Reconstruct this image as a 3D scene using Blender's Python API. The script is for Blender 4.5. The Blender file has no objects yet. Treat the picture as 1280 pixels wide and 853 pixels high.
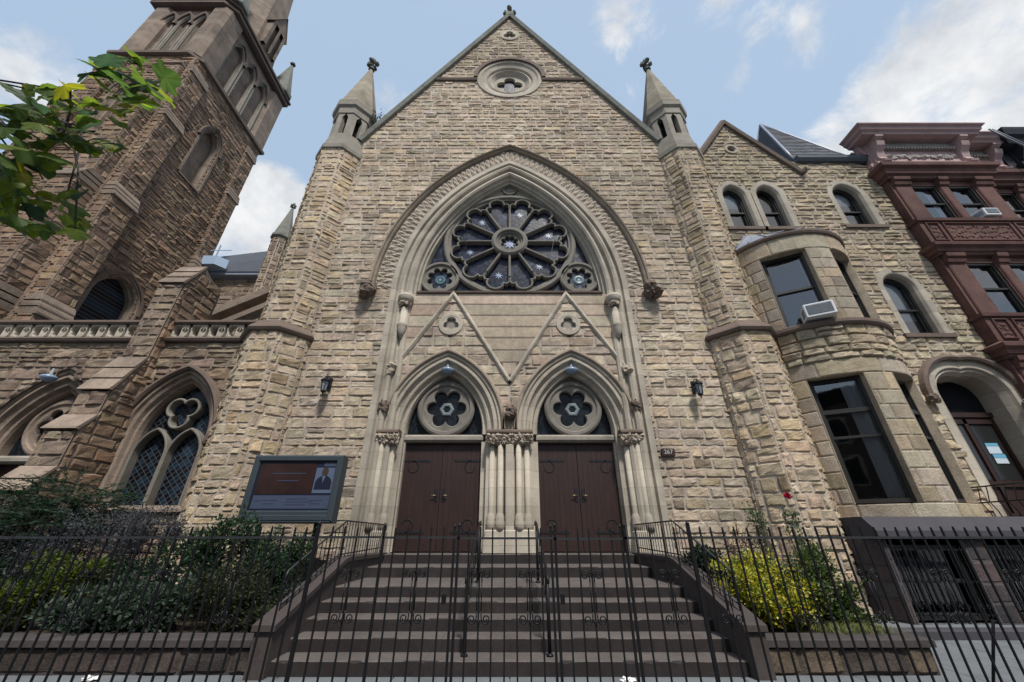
import bpy, math, random
from math import sin, cos, pi, sqrt, radians, acos, asin, atan2
from mathutils import Vector, noise as mnoise
rnd = random.Random(11)
S = bpy.context.scene
COL = S.collection

# ------------------------------------------------------------------ materials
def nodes(name):
    m = bpy.data.materials.new(name); m.use_nodes = True
    nt = m.node_tree; b = nt.nodes['Principled BSDF']
    return m, nt, b

def mat(name, base=(.5, .5, .5), rough=.85, var=.25, scale=1.2, fine=14., bump=.25, bdist=.02, attr=False,
        metal=0., spec=.3, stain=None, stain_amt=.5, stain_scale=.5, stretch=None, joints=None, streak=0):
    """noise-weathered surface: broad stains, grain and bump; optional per-stone colour attribute"""
    m, nt, b = nodes(name); N = nt.nodes; L = nt.links
    tc = N.new('ShaderNodeTexCoord'); co = tc.outputs['Object']
    if stretch:
        mp = N.new('ShaderNodeMapping'); mp.inputs['Scale'].default_value = stretch
        L.new(co, mp.inputs['Vector']); co2 = mp.outputs['Vector']
    else: co2 = co
    n1 = N.new('ShaderNodeTexNoise'); n1.inputs['Scale'].default_value = scale; n1.inputs['Detail'].default_value = 6
    n1.inputs['Roughness'].default_value = .65
    L.new(co2, n1.inputs['Vector'])
    n2 = N.new('ShaderNodeTexNoise'); n2.inputs['Scale'].default_value = fine; n2.inputs['Detail'].default_value = 5
    n2.inputs['Roughness'].default_value = .7
    L.new(co2, n2.inputs['Vector'])
    ad = N.new('ShaderNodeMath'); ad.operation = 'ADD'
    L.new(n1.outputs['Fac'], ad.inputs[0]); L.new(n2.outputs['Fac'], ad.inputs[1])
    mr = N.new('ShaderNodeMapRange'); mr.inputs['From Min'].default_value = .65; mr.inputs['From Max'].default_value = 1.35
    mr.inputs['To Min'].default_value = 1 - var; mr.inputs['To Max'].default_value = 1 + var
    L.new(ad.outputs[0], mr.inputs['Value'])
    mul = N.new('ShaderNodeMix'); mul.data_type = 'RGBA'; mul.blend_type = 'MULTIPLY'; mul.inputs[0].default_value = 1
    if attr:
        a = N.new('ShaderNodeAttribute'); a.attribute_name = 'Col'; src = a.outputs['Color']
        L.new(src, mul.inputs[6])
    else:
        mul.inputs[6].default_value = (*base, 1)
    L.new(mr.outputs[0], mul.inputs[7])
    out = mul.outputs[2]
    if stain:
        n3 = N.new('ShaderNodeTexNoise'); n3.inputs['Scale'].default_value = stain_scale; n3.inputs['Detail'].default_value = 7
        n3.inputs['Roughness'].default_value = .7
        L.new(co, n3.inputs['Vector'])
        r3 = N.new('ShaderNodeMapRange'); r3.inputs['From Min'].default_value = .5; r3.inputs['From Max'].default_value = .72
        r3.inputs['To Max'].default_value = stain_amt
        L.new(n3.outputs['Fac'], r3.inputs['Value'])
        mx = N.new('ShaderNodeMix'); mx.data_type = 'RGBA'; mx.inputs[7].default_value = (*stain, 1)
        L.new(r3.outputs[0], mx.inputs[0]); L.new(out, mx.inputs[6]); out = mx.outputs[2]
    if streak:
        mp5 = N.new('ShaderNodeMapping'); mp5.inputs['Scale'].default_value = (1, 1, .07); L.new(co, mp5.inputs['Vector'])
        n5 = N.new('ShaderNodeTexNoise'); n5.inputs['Scale'].default_value = 2.6; n5.inputs['Detail'].default_value = 6; n5.inputs['Roughness'].default_value = .7; L.new(mp5.outputs[0], n5.inputs['Vector'])
        r5 = N.new('ShaderNodeMapRange'); r5.inputs['From Min'].default_value = .52; r5.inputs['From Max'].default_value = .75; r5.inputs['To Max'].default_value = streak; L.new(n5.outputs['Fac'], r5.inputs['Value'])
        n6 = N.new('ShaderNodeTexNoise'); n6.inputs['Scale'].default_value = .23; n6.inputs['Detail'].default_value = 3; L.new(co, n6.inputs['Vector'])
        r6 = N.new('ShaderNodeMapRange'); r6.inputs['From Min'].default_value = .35; r6.inputs['From Max'].default_value = .68; r6.inputs['To Min'].default_value = 1.12; r6.inputs['To Max'].default_value = .8; L.new(n6.outputs['Fac'], r6.inputs['Value'])
        m5 = N.new('ShaderNodeMix'); m5.data_type = 'RGBA'; m5.inputs[7].default_value = (.085, .07, .058, 1); L.new(r5.outputs[0], m5.inputs[0]); L.new(out, m5.inputs[6])
        m6 = N.new('ShaderNodeMix'); m6.data_type = 'RGBA'; m6.blend_type = 'MULTIPLY'; m6.inputs[0].default_value = 1; L.new(m5.outputs[2], m6.inputs[6]); L.new(r6.outputs[0], m6.inputs[7]); out = m6.outputs[2]
    hgt = n2.outputs['Fac']
    if joints:
        sx = N.new('ShaderNodeSeparateXYZ'); L.new(co, sx.inputs[0])
        dv = N.new('ShaderNodeMath'); dv.operation = 'DIVIDE'; dv.inputs[1].default_value = joints; L.new(sx.outputs['Z'], dv.inputs[0])
        fr = N.new('ShaderNodeMath'); fr.operation = 'FRACT'; L.new(dv.outputs[0], fr.inputs[0])
        lt = N.new('ShaderNodeMath'); lt.operation = 'LESS_THAN'; lt.inputs[1].default_value = .022; L.new(fr.outputs[0], lt.inputs[0])
        mj = N.new('ShaderNodeMix'); mj.data_type = 'RGBA'; mj.blend_type = 'MULTIPLY'; mj.inputs[7].default_value = (.6, .58, .56, 1)
        L.new(lt.outputs[0], mj.inputs[0]); L.new(out, mj.inputs[6]); out = mj.outputs[2]
        # tone differs a little from block to block
        fl = N.new('ShaderNodeMath'); fl.operation = 'FLOOR'; L.new(dv.outputs[0], fl.inputs[0])
        wn = N.new('ShaderNodeTexWhiteNoise'); wn.noise_dimensions = '1D'; L.new(fl.outputs[0], wn.inputs['W'])
        mr2 = N.new('ShaderNodeMapRange'); mr2.inputs['To Min'].default_value = .86; mr2.inputs['To Max'].default_value = 1.12
        L.new(wn.outputs['Value'], mr2.inputs['Value'])
        mk = N.new('ShaderNodeMix'); mk.data_type = 'RGBA'; mk.blend_type = 'MULTIPLY'; mk.inputs[0].default_value = 1
        L.new(out, mk.inputs[6]); L.new(mr2.outputs[0], mk.inputs[7]); out = mk.outputs[2]
    L.new(out, b.inputs['Base Color'])
    b.inputs['Roughness'].default_value = rough; b.inputs['Metallic'].default_value = metal
    b.inputs['Specular IOR Level'].default_value = spec
    if bump:
        bp = N.new('ShaderNodeBump'); bp.inputs['Strength'].default_value = bump; bp.inputs['Distance'].default_value = bdist
        L.new(hgt, bp.inputs['Height']); L.new(bp.outputs['Normal'], b.inputs['Normal'])
    return m

def leafmat(name, trans=.35, rough=.55):
    m, nt, b = nodes(name); N = nt.nodes; L = nt.links
    a = N.new('ShaderNodeAttribute'); a.attribute_name = 'Col'
    L.new(a.outputs['Color'], b.inputs['Base Color']); b.inputs['Roughness'].default_value = rough
    b.inputs['Specular IOR Level'].default_value = .35
    t = N.new('ShaderNodeBsdfTranslucent')
    hs = N.new('ShaderNodeHueSaturation'); hs.inputs['Value'].default_value = 1.9; hs.inputs['Saturation'].default_value = 1.15; hs.inputs['Hue'].default_value = .485
    L.new(a.outputs['Color'], hs.inputs['Color']); L.new(hs.outputs['Color'], t.inputs['Color'])
    mx = N.new('ShaderNodeMixShader'); mx.inputs[0].default_value = trans
    L.new(b.outputs[0], mx.inputs[1]); L.new(t.outputs[0], mx.inputs[2])
    L.new(mx.outputs[0], N['Material Output'].inputs['Surface'])
    return m

def glassmat(name, tint=(.75, .8, .85), gloss=1.0):
    """clear pane: looks into the room behind and mirrors the sky by Fresnel"""
    m, nt, b = nodes(name); N = nt.nodes; L = nt.links
    N.remove(b)
    t = N.new('ShaderNodeBsdfTransparent'); t.inputs[0].default_value = (*tint, 1)
    g = N.new('ShaderNodeBsdfGlossy'); g.inputs['Roughness'].default_value = .03; g.inputs['Color'].default_value = (gloss, gloss, gloss, 1)
    fr = N.new('ShaderNodeFresnel'); fr.inputs['IOR'].default_value = 2.2
    no = N.new('ShaderNodeTexNoise'); no.inputs['Scale'].default_value = 1.3
    tc = N.new('ShaderNodeTexCoord'); L.new(tc.outputs['Object'], no.inputs['Vector'])
    bp = N.new('ShaderNodeBump'); bp.inputs['Strength'].default_value = .06; bp.inputs['Distance'].default_value = .05
    L.new(no.outputs['Fac'], bp.inputs['Height']); L.new(bp.outputs[0], g.inputs['Normal'])
    mx = N.new('ShaderNodeMixShader'); L.new(fr.outputs[0], mx.inputs[0]); L.new(t.outputs[0], mx.inputs[1]); L.new(g.outputs[0], mx.inputs[2])
    L.new(mx.outputs[0], N['Material Output'].inputs['Surface'])
    return m

def stainedmat(name, c1, c2, scale=9., lead=.035, rough=.3, diamond=False):
    m, nt, b = nodes(name); N = nt.nodes; L = nt.links
    tc = N.new('ShaderNodeTexCoord')
    if diamond:
        mp = N.new('ShaderNodeMapping'); mp.inputs['Rotation'].default_value = (0, radians(45), 0); L.new(tc.outputs['Object'], mp.inputs['Vector'])
        sx = N.new('ShaderNodeSeparateXYZ'); L.new(mp.outputs[0], sx.inputs[0])
        outs = []; cells = []
        for ax in ('X', 'Z'):
            mu = N.new('ShaderNodeMath'); mu.operation = 'MULTIPLY'; mu.inputs[1].default_value = scale; L.new(sx.outputs[ax], mu.inputs[0])
            fr = N.new('ShaderNodeMath'); fr.operation = 'FRACT'; L.new(mu.outputs[0], fr.inputs[0])
            fl = N.new('ShaderNodeMath'); fl.operation = 'FLOOR'; L.new(mu.outputs[0], fl.inputs[0]); cells.append(fl)
            lt = N.new('ShaderNodeMath'); lt.operation = 'LESS_THAN'; lt.inputs[1].default_value = .13; L.new(fr.outputs[0], lt.inputs[0]); outs.append(lt)
        mxm = N.new('ShaderNodeMath'); mxm.operation = 'MAXIMUM'; L.new(outs[0].outputs[0], mxm.inputs[0]); L.new(outs[1].outputs[0], mxm.inputs[1])
        cb = N.new('ShaderNodeCombineXYZ'); L.new(cells[0].outputs[0], cb.inputs[0]); L.new(cells[1].outputs[0], cb.inputs[1])
        wn = N.new('ShaderNodeTexWhiteNoise'); wn.noise_dimensions = '2D'; L.new(cb.outputs[0], wn.inputs['Vector'])
        fac, mask = wn.outputs['Value'], mxm.outputs[0]; leadc = (.06, .065, .072, 1)
    else:
        v = N.new('ShaderNodeTexVoronoi'); v.inputs['Scale'].default_value = scale; L.new(tc.outputs['Object'], v.inputs['Vector'])
        v2 = N.new('ShaderNodeTexVoronoi'); v2.feature = 'DISTANCE_TO_EDGE'; v2.inputs['Scale'].default_value = scale; L.new(tc.outputs['Object'], v2.inputs['Vector'])
        lt = N.new('ShaderNodeMath'); lt.operation = 'LESS_THAN'; lt.inputs[1].default_value = lead; L.new(v2.outputs['Distance'], lt.inputs[0])
        sp = N.new('ShaderNodeSeparateColor'); L.new(v.outputs['Color'], sp.inputs[0])
        fac, mask = sp.outputs[0], lt.outputs[0]; leadc = (.02, .022, .028, 1)
    cr = N.new('ShaderNodeValToRGB'); cr.color_ramp.elements[0].color = (*c1, 1); cr.color_ramp.elements[1].color = (*c2, 1)
    cr.color_ramp.elements[0].position = .45; cr.color_ramp.elements[1].position = 1.0
    L.new(fac, cr.inputs[0])
    mx = N.new('ShaderNodeMix'); mx.data_type = 'RGBA'; mx.inputs[7].default_value = leadc
    L.new(mask, mx.inputs[0]); L.new(cr.outputs[0], mx.inputs[6]); L.new(mx.outputs[2], b.inputs['Base Color'])
    b.inputs['Roughness'].default_value = rough; b.inputs['Specular IOR Level'].default_value = .22
    no = N.new('ShaderNodeTexNoise'); no.inputs['Scale'].default_value = 7
    L.new(tc.outputs['Object'], no.inputs['Vector'])
    bp = N.new('ShaderNodeBump'); bp.inputs['Strength'].default_value = .18; bp.inputs['Distance'].default_value = .03
    L.new(no.outputs['Fac'], bp.inputs['Height']); L.new(bp.outputs[0], b.inputs['Normal'])
    return m

def plain(name, c, rough=.6, metal=0., spec=.5, emit=0):
    m, nt, b = nodes(name); b.inputs['Base Color'].default_value = (*c, 1); b.inputs['Roughness'].default_value = rough
    b.inputs['Metallic'].default_value = metal; b.inputs['Specular IOR Level'].default_value = spec
    if emit:
        b.inputs['Emission Color'].default_value = (*c, 1); b.inputs['Emission Strength'].default_value = emit
    return m

M = dict(
    rock=mat('rock_faced_stone', attr=True, rough=.92, var=.36, scale=4.2, fine=24, bump=.7, bdist=.035, spec=.12, stain=(.15, .12, .095), stain_amt=.4, stain_scale=.8, streak=.42),
    trim=mat('dressed_stone', (.39, .345, .28), .85, .2, 1.1, 30, .2, .01, spec=.2, stain=(.17, .135, .1), stain_amt=.5, stain_scale=.9, joints=.47, streak=.3),
    hood=mat("hood_moulding", (.285, .232, .178), .85, .3, 1.5, 22, .3, .015, spec=.2, stain=(.085, .068, .055), stain_amt=.65, stain_scale=1.2),
    carve=mat('carved_stone', (.37, .31, .245), .88, .28, 3, 26, .4, .02, spec=.2, stain=(.15, .11, .085), stain_amt=.6, stain_scale=1.4),
    tracery=mat('tracery_stone', (.185, .17, .145), .88, .28, 1.6, 24, .3, .015, spec=.2, stain=(.08, .075, .065), stain_amt=.6, stain_scale=1.3),
    brown=mat('brown_moulding', (.135, .1, .08), .85, .3, 1.5, 22, .25, .015, spec=.25, stain=(.07, .055, .05), stain_amt=.5, stain_scale=1.2),
    greytrim=mat('grey_weathered_stone', (.265, .24, .2), .88, .28, 1.6, 24, .3, .015, spec=.2, stain=(.1, .095, .085), stain_amt=.6, stain_scale=1.3),
    spire=mat('spire_stone', (.27, .235, .18), .9, .32, 1.6, 20, .4, .02, spec=.2, stain=(.1, .09, .072), stain_amt=.6, stain_scale=1.5, joints=.44, streak=.3),
    coping=mat('lichen_coping', (.19, .19, .165), .9, .3, 2, 20, .35, .02, spec=.2, stain=(.07, .075, .06), stain_amt=.7, stain_scale=1.8),
    towertrim=mat('tower_dressed_stone', (.245, .19, .148), .88, .38, 1.3, 16, .5, .03, spec=.2, stain=(.09, .072, .06), stain_amt=.75, stain_scale=.7, joints=.52, streak=.45),
    slate=mat('slate_roof', (.062, .068, .083), .6, .35, 1.6, 10, .35, .02, stretch=(1, 1, 6)),
    iron=mat('black_iron', (.006, .006, .0075), .5, .3, 6, 60, .2, .003, spec=.28),
    ironw=mat('worn_dark_iron', (.02, .021, .023), .5, .4, 5, 50, .25, .004, spec=.5),
    door=mat('door_paint', (.027, .0128, .0108), .5, .45, 2.6, 30, .3, .004, spec=.4, stretch=(4, 4, .35)),
    blackmetal=mat('black_hinge', (.01, .011, .014), .55, .3, 8, 50, .3, .004),
    brass=mat('dull_brass', (.3, .24, .15), .35, .2, 20, 60, .1, .002, metal=.8),
    stained=stainedmat('stained_glass', (.008, .01, .02), (.035, .05, .1), 10),
    lattice=stainedmat('lattice_glass', (.004, .005, .008), (.012, .032, .055), 7.5, diamond=True),
    star=plain('pale_star_glass', (.17, .215, .32), .4),
    bossglass=plain('boss_glass', (.17, .2, .21), .3),
    teal=plain('teal_glass', (.05, .11, .13), .3),
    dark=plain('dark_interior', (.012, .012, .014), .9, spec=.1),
    glass=glassmat('window_pane', (.9, .93, .95)),
    blackframe=mat('black_window_frame', (.018, .017, .016), .5, .3, 4, 30, .15, .004, spec=.4),
    white=mat('white_paint', (.68, .68, .66), .6, .08, 2, 30, .1, .004),
    curtain=plain('white_curtain', (.8, .82, .84), .9, spec=.1),
    brownstone=mat('red_brownstone', (.118, .06, .05), .85, .5, 1.3, 18, .3, .015, spec=.25, stain=(.05, .024, .022), stain_amt=.8, stain_scale=.9, streak=.35),
    pink=mat('pink_painted_cornice', (.36, .25, .24), .75, .2, 2, 22, .25, .01, stain=(.2, .12, .115), stain_amt=.6, stain_scale=1.5, streak=.12),
    pinkgrey=mat('grey_cornice_panel', (.30, .275, .25), .8, .3, 8, 30, .5, .03, stain=(.13, .1, .09), stain_amt=.5, stain_scale=3),
    blackpaint=mat('black_painted_cornice', (.02, .021, .025), .5, .3, 2, 20, .25, .01),
    riser=mat('shaded_riser_stone', (.023, .0185, .0175), .85, .4, 2.0, 26, .3, .01, stain=(.06, .05, .048), stain_amt=.5, stain_scale=1.5),  # darkened copy of the step stone, riser shade put into the colour
    stained2=stainedmat('dark_door_glass', (.005, .007, .009), (.014, .02, .027), 12),
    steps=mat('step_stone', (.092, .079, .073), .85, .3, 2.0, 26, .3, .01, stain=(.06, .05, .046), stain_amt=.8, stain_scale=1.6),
    cheek=mat('cheek_stone', (.052, .042, .039), .85, .3, 2.2, 20, .35, .015, stain=(.07, .055, .055), stain_amt=.7, stain_scale=1.2),
    planter=mat('planter_stone', (.1, .075, .062), .9, .4, 2.2, 16, .5, .03, stain=(.16, .12, .085), stain_amt=.5, stain_scale=1.6),
    bluestone=mat('bluestone_base', (.05, .047, .053), .85, .25, 1.6, 24, .3, .01, stain=(.06, .055, .06), stain_amt=.5),
    copdark=mat('dark_planter_coping', (.055, .047, .045), .85, .35, 2.2, 20, .35, .015, stain=(.03, .03, .028), stain_amt=.7, stain_scale=1.2),
    concrete=mat('concrete_paving', (.13, .14, .148), .9, .3, 1.2, 40, .2, .006, stain=(.07, .075, .078), stain_amt=.7, stain_scale=1.3),
    asphalt=mat('asphalt', (.05, .05, .052), .9, .2, 1.5, 60, .3, .006),
    soil=mat('garden_soil', (.04, .028, .02), .95, .4, 4, 30, .6, .03),
    leaf=leafmat('leaves'), leafthin=leafmat('thin_tree_leaves', .62, .5),
    bark=mat('bark', (.06, .05, .042), .9, .4, 6, 30, .6, .02, stretch=(3, 3, .6)),
    metalroof=mat('lead_sheet_roof', (.21, .235, .285), .42, .2, 2, 20, .15, .01, spec=.5, stain=(.1, .1, .11), stain_amt=.5, stain_scale=1.4),
    signgrey=mat('sign_housing', (.034, .046, .055), .45, .12, 2, 30, .1, .004, spec=.4),
    lampblue=plain('frosted_dome', (.22, .29, .4), .25),
    plastic=mat('white_plastic', (.6, .61, .62), .5, .08, 6, 40, .1, .003),
    grille=mat('grey_grille', (.2, .22, .24), .6, .15, 6, 40, .2, .003),
    blueflash=plain('pale_blue_flashing', (.32, .42, .55), .4),
)

# ------------------------------------------------------------------ mesh builder
class MB:
    def __init__(s): s.v = []; s.f = []; s.c = []; s.sm = []; s.mi = []; s.k = 0; s.col = (1, 1, 1)
    def vert(s, p, c=None): s.v.append(tuple(p)); s.c.append(c or s.col); return len(s.v) - 1
    def face(s, ids, sm=False): s.f.append(tuple(ids)); s.sm.append(sm); s.mi.append(s.k)
    def quad(s, a, b, c, d): s.face([s.vert(a), s.vert(b), s.vert(c), s.vert(d)])
    def poly(s, pts): s.face([s.vert(p) for p in pts])
    def grid(s, rows, closed=False, sm=False):
        ids = [[s.vert(p) for p in r] for r in rows]
        n = len(ids[0])
        for i in range(len(ids) - 1):
            for j in range(n if closed else n - 1):
                s.face([ids[i][j], ids[i][(j + 1) % n], ids[i + 1][(j + 1) % n], ids[i + 1][j]], sm)
        return ids
    def box(s, x0, x1, y0, y1, z0, z1):
        p = [(x, y, z) for x in (x0, x1) for y in (y0, y1) for z in (z0, z1)]
        i = [s.vert(q) for q in p]
        for f in ((0, 1, 3, 2), (4, 6, 7, 5), (0, 4, 5, 1), (2, 3, 7, 6), (0, 2, 6, 4), (1, 5, 7, 3)): s.face([i[k] for k in f])
    def bbox(s, x0, x1, y0, y1, z0, z1, b=.015):
        """box with chamfered vertical and top front edges"""
        r0 = [(x0 + b, y0, 0), (x1 - b, y0, 0), (x1, y0 + b, 0), (x1, y1, 0), (x0, y1, 0), (x0, y0 + b, 0)]
        r1 = [(x0 + 2 * b, y0 + b, 0), (x1 - 2 * b, y0 + b, 0), (x1 - b, y0 + 2 * b, 0), (x1 - b, y1, 0), (x0 + b, y1, 0), (x0 + b, y0 + 2 * b, 0)]
        up = lambda r, z: [(x, y, z) for x, y, _ in r]
        ids = s.grid([up(r0, z0), up(r0, z1 - b), up(r1, z1)], closed=True)
        s.face(ids[-1]); s.face(ids[0][::-1])
    def prism(s, poly, y0, y1):
        """polygon in x,z extruded in y"""
        a = [s.vert((x, y0, z)) for x, z in poly]; b = [s.vert((x, y1, z)) for x, z in poly]
        s.face(a); s.face(b[::-1]); n = len(a)
        for i in range(n): s.face([a[i], b[i], b[(i + 1) % n], a[(i + 1) % n]])
    def prismx(s, poly, x0, x1):
        """polygon in y,z extruded in x"""
        a = [s.vert((x0, y, z)) for y, z in poly]; b = [s.vert((x1, y, z)) for y, z in poly]
        s.face(a); s.face(b[::-1]); n = len(a)
        for i in range(n): s.face([a[i], b[i], b[(i + 1) % n], a[(i + 1) % n]])
    def prismz(s, poly, z0, z1):
        a = [s.vert((x, y, z0)) for x, y in poly]; b = [s.vert((x, y, z1)) for x, y in poly]
        s.face(a); s.face(b[::-1]); n = len(a)
        for i in range(n): s.face([a[i], b[i], b[(i + 1) % n], a[(i + 1) % n]])
    def lathe(s, prof, cx, cy, n=16, sm=True, rot=0., cap=True, sx=1., sy=1.):
        rows = [[(cx + sx * r * cos(rot + 2 * pi * k / n), cy + sy * r * sin(rot + 2 * pi * k / n), z) for k in range(n)] for r, z in prof]
        ids = s.grid(rows, closed=True, sm=sm)
        if cap: s.face(ids[0][::-1]); s.face(ids[-1])
    def tube(s, pts, r, n=6, cap=True, sm=True):
        pts = [Vector(p) for p in pts]; rows = []
        for i, p in enumerate(pts):
            t = (pts[min(i + 1, len(pts) - 1)] - pts[max(i - 1, 0)]).normalized()
            up = Vector((0, 0, 1)) if abs(t.z) < .9 else Vector((0, 1, 0))
            a = t.cross(up).normalized(); b = t.cross(a)
            rr = r[i] if isinstance(r, (list, tuple)) else r
            rows.append([p + a * rr * cos(2 * pi * k / n) + b * rr * sin(2 * pi * k / n) for k in range(n)])
        ids = s.grid(rows, closed=True, sm=sm)
        if cap: s.face(ids[0][::-1]); s.face(ids[-1])
    def lump(s, c, r, seed=0, n=10, amp=.35, sq=(1, 1, 1)):
        rows = []
        for i in range(n // 2 + 1):
            t = pi * i / (n // 2); row = []
            for k in range(n):
                d = Vector((sin(t) * cos(2 * pi * k / n), sin(t) * sin(2 * pi * k / n), cos(t)))
                q = r * (1 + amp * mnoise.noise(d * 2.3 + Vector((seed * 7.1, 0, 0))) * 1.6)
                row.append((c[0] + d.x * q * sq[0], c[1] + d.y * q * sq[1], c[2] + d.z * q * sq[2]))
            rows.append(row)
        s.grid(rows, closed=True, sm=False)
    def bar(s, pts, w, yf, yb, closed=False, ch=None, mp=None):
        """moulded bar of width w following a path in x,z; front at yf, back at yb"""
        ch = w * .3 if ch is None else ch
        P = [Vector((p[0], p[1])) for p in pts]; n = len(P)
        prof = [(-w / 2, yb), (-w / 2, yf + ch), (-w / 2 + ch, yf), (w / 2 - ch, yf), (w / 2, yf + ch), (w / 2, yb)]
        rows = []
        for i in range(n):
            a = P[(i - 1) % n] if (closed or i > 0) else None; b = P[(i + 1) % n] if (closed or i < n - 1) else None
            d1 = (P[i] - a).normalized() if a is not None else None; d2 = (b - P[i]).normalized() if b is not None else None
            if d1 is None: d1 = d2
            if d2 is None: d2 = d1
            n1 = Vector((-d1.y, d1.x)); n2 = Vector((-d2.y, d2.x)); m = n1 + n2
            m = m.normalized() if m.length > 1e-4 else n1
            k = 1 / max(.45, m.dot(n1))
            rows.append([((P[i].x + m.x * o * k), y, (P[i].y + m.y * o * k)) for o, y in prof])
        if closed: rows.append(rows[0])
        if mp: rows = [[mp(*q) for q in r] for r in rows]
        ids = s.grid(rows)
        if not closed: s.face(ids[0]); s.face(ids[-1][::-1])
    def ringplate(s, cx, cz, outer, hole, yf, yb, n=72, bev=.03):
        """plate between an outer outline and a hole outline (both r(angle)), with moulded hole edge and depth"""
        A = [2 * pi * k / n for k in range(n)]
        P = lambda fn, y, o=0.: [(cx + (fn(a) + o) * cos(a), y, cz + (fn(a) + o) * sin(a)) for a in A]
        s.grid([P(outer, yb), P(outer, yf), P(hole, yf, bev), P(hole, yf + bev), P(hole, yb)], closed=True)
    def build(s, name, mats, parent=None, at=None):
        me = bpy.data.meshes.new(name); me.from_pydata(s.v, [], s.f); me.update()
        if not isinstance(mats, (list, tuple)): mats = [mats]
        for m in mats: me.materials.append(m)
        me.polygons.foreach_set('use_smooth', s.sm); me.polygons.foreach_set('material_index', s.mi)
        at_ = me.color_attributes.new('Col', 'FLOAT_COLOR', 'POINT')
        flat = []
        for c in s.c: flat += [c[0], c[1], c[2], 1.]
        at_.data.foreach_set('color', flat)
        o = bpy.data.objects.new(name, me); COL.objects.link(o)
        if at: o.location = at
        if parent is not None:
            o.parent = parent
            if not at and parent.type == 'EMPTY': o.location = [-q for q in parent.location]
        return o

def tag(o, label, cat, group=None, kind=None):
    if label: o['label'] = label
    if cat: o['category'] = cat
    if group: o['group'] = group
    if kind: o['kind'] = kind
    return o
def thing(name, label, cat, loc=(0, 0, 0), group=None):
    o = bpy.data.objects.new(name, None); COL.objects.link(o); o.location = loc
    return tag(o, label, cat, group)
def struct(o): o['kind'] = 'structure'; return o

# ------------------------------------------------------------------ arches
def arch_R(a, h): return (a * a + h * h) / (2 * a)
def arch_half(a, h, dr, z):
    """half width of the pointed arch (offset dr) at height z over its springing"""
    R = arch_R(a, h); q = (R + dr) ** 2 - z * z
    if z <= 0: return a + dr
    return max(0., -(R - a) + sqrt(q)) if q > 0 else 0.
def arch_path(a, h, dr, n, x0=0., zs=0., z0=None):
    """left foot to apex to right foot"""
    R = arch_R(a, h); th = acos((R - a) / (R + dr)); cx = -(R - a)
    half = [(cx + (R + dr) * cos(th * k / n), (R + dr) * sin(th * k / n)) for k in range(n + 1)]
    half[-1] = (0., half[-1][1])
    pts = [(x0 - x, zs + z) for x, z in half] + [(x0 + x, zs + z) for x, z in half[::-1][1:]]
    if z0 is not None: pts = [(x0 - a - dr, z0)] + pts + [(x0 + a + dr, z0)]
    return pts
def sweep_arch(mb, a, h, prof, x0, zs, z0=None, n=24, sm=False, mp=None):
    cols = [[(x, y, z) for x, z in arch_path(a, h, dr, n, x0, zs, z0)] for dr, y in prof]
    if mp: cols = [[mp(*p) for p in c] for c in cols]
    mb.grid(cols, sm=sm)
def arch_fill(mb, a, h, x0, zs, z0, y, dr=0., n=16):
    mb.poly([(x, y, z) for x, z in arch_path(a, h, dr, n, x0, zs, z0)])

# ------------------------------------------------------------------ coursed rock-faced masonry
PAL = dict(
    facade=[(0.424, 0.341, 0.251), (0.406, 0.332, 0.246), (0.438, 0.359, 0.267), (0.395, 0.323, 0.246), (0.433, 0.346, 0.242), (0.414, 0.327, 0.246), (0.447, 0.372, 0.279), (0.384, 0.311, 0.237), (0.424, 0.334, 0.231), (0.411, 0.348, 0.270)],
    pier=[(0.454, 0.355, 0.244), (0.464, 0.372, 0.262), (0.449, 0.343, 0.220), (0.424, 0.335, 0.237), (0.473, 0.388, 0.277), (0.439, 0.337, 0.237), (0.459, 0.353, 0.226), (0.413, 0.329, 0.235)],
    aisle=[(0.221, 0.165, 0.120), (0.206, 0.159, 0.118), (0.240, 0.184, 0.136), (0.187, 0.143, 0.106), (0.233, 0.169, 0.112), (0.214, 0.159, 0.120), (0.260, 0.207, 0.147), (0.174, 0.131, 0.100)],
    tower=[(0.254, 0.171, 0.116), (0.236, 0.165, 0.112), (0.270, 0.191, 0.124), (0.214, 0.148, 0.103), (0.266, 0.171, 0.112), (0.240, 0.165, 0.116), (0.293, 0.206, 0.134), (0.201, 0.137, 0.098)],
    parish=[(0.403, 0.331, 0.231), (0.382, 0.315, 0.224), (0.419, 0.347, 0.241), (0.366, 0.304, 0.221), (0.409, 0.328, 0.218), (0.387, 0.310, 0.221), (0.424, 0.360, 0.256), (0.355, 0.293, 0.213)],
    smooth=[(0.419, 0.346, 0.260), (0.406, 0.342, 0.264), (0.436, 0.367, 0.277), (0.394, 0.321, 0.248), (0.427, 0.354, 0.272), (0.419, 0.333, 0.248)],
    ashlar=[(0.389, 0.329, 0.251), (0.376, 0.316, 0.247), (0.402, 0.342, 0.262), (0.383, 0.306, 0.215), (0.370, 0.316, 0.251), (0.396, 0.319, 0.222)],
    planter=[(.06, .048, .042), (.055, .043, .038), (.08, .062, .05), (.045, .038, .035), (.115, .088, .062)],
)
MORTAR = (.42, .355, .295)
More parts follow.
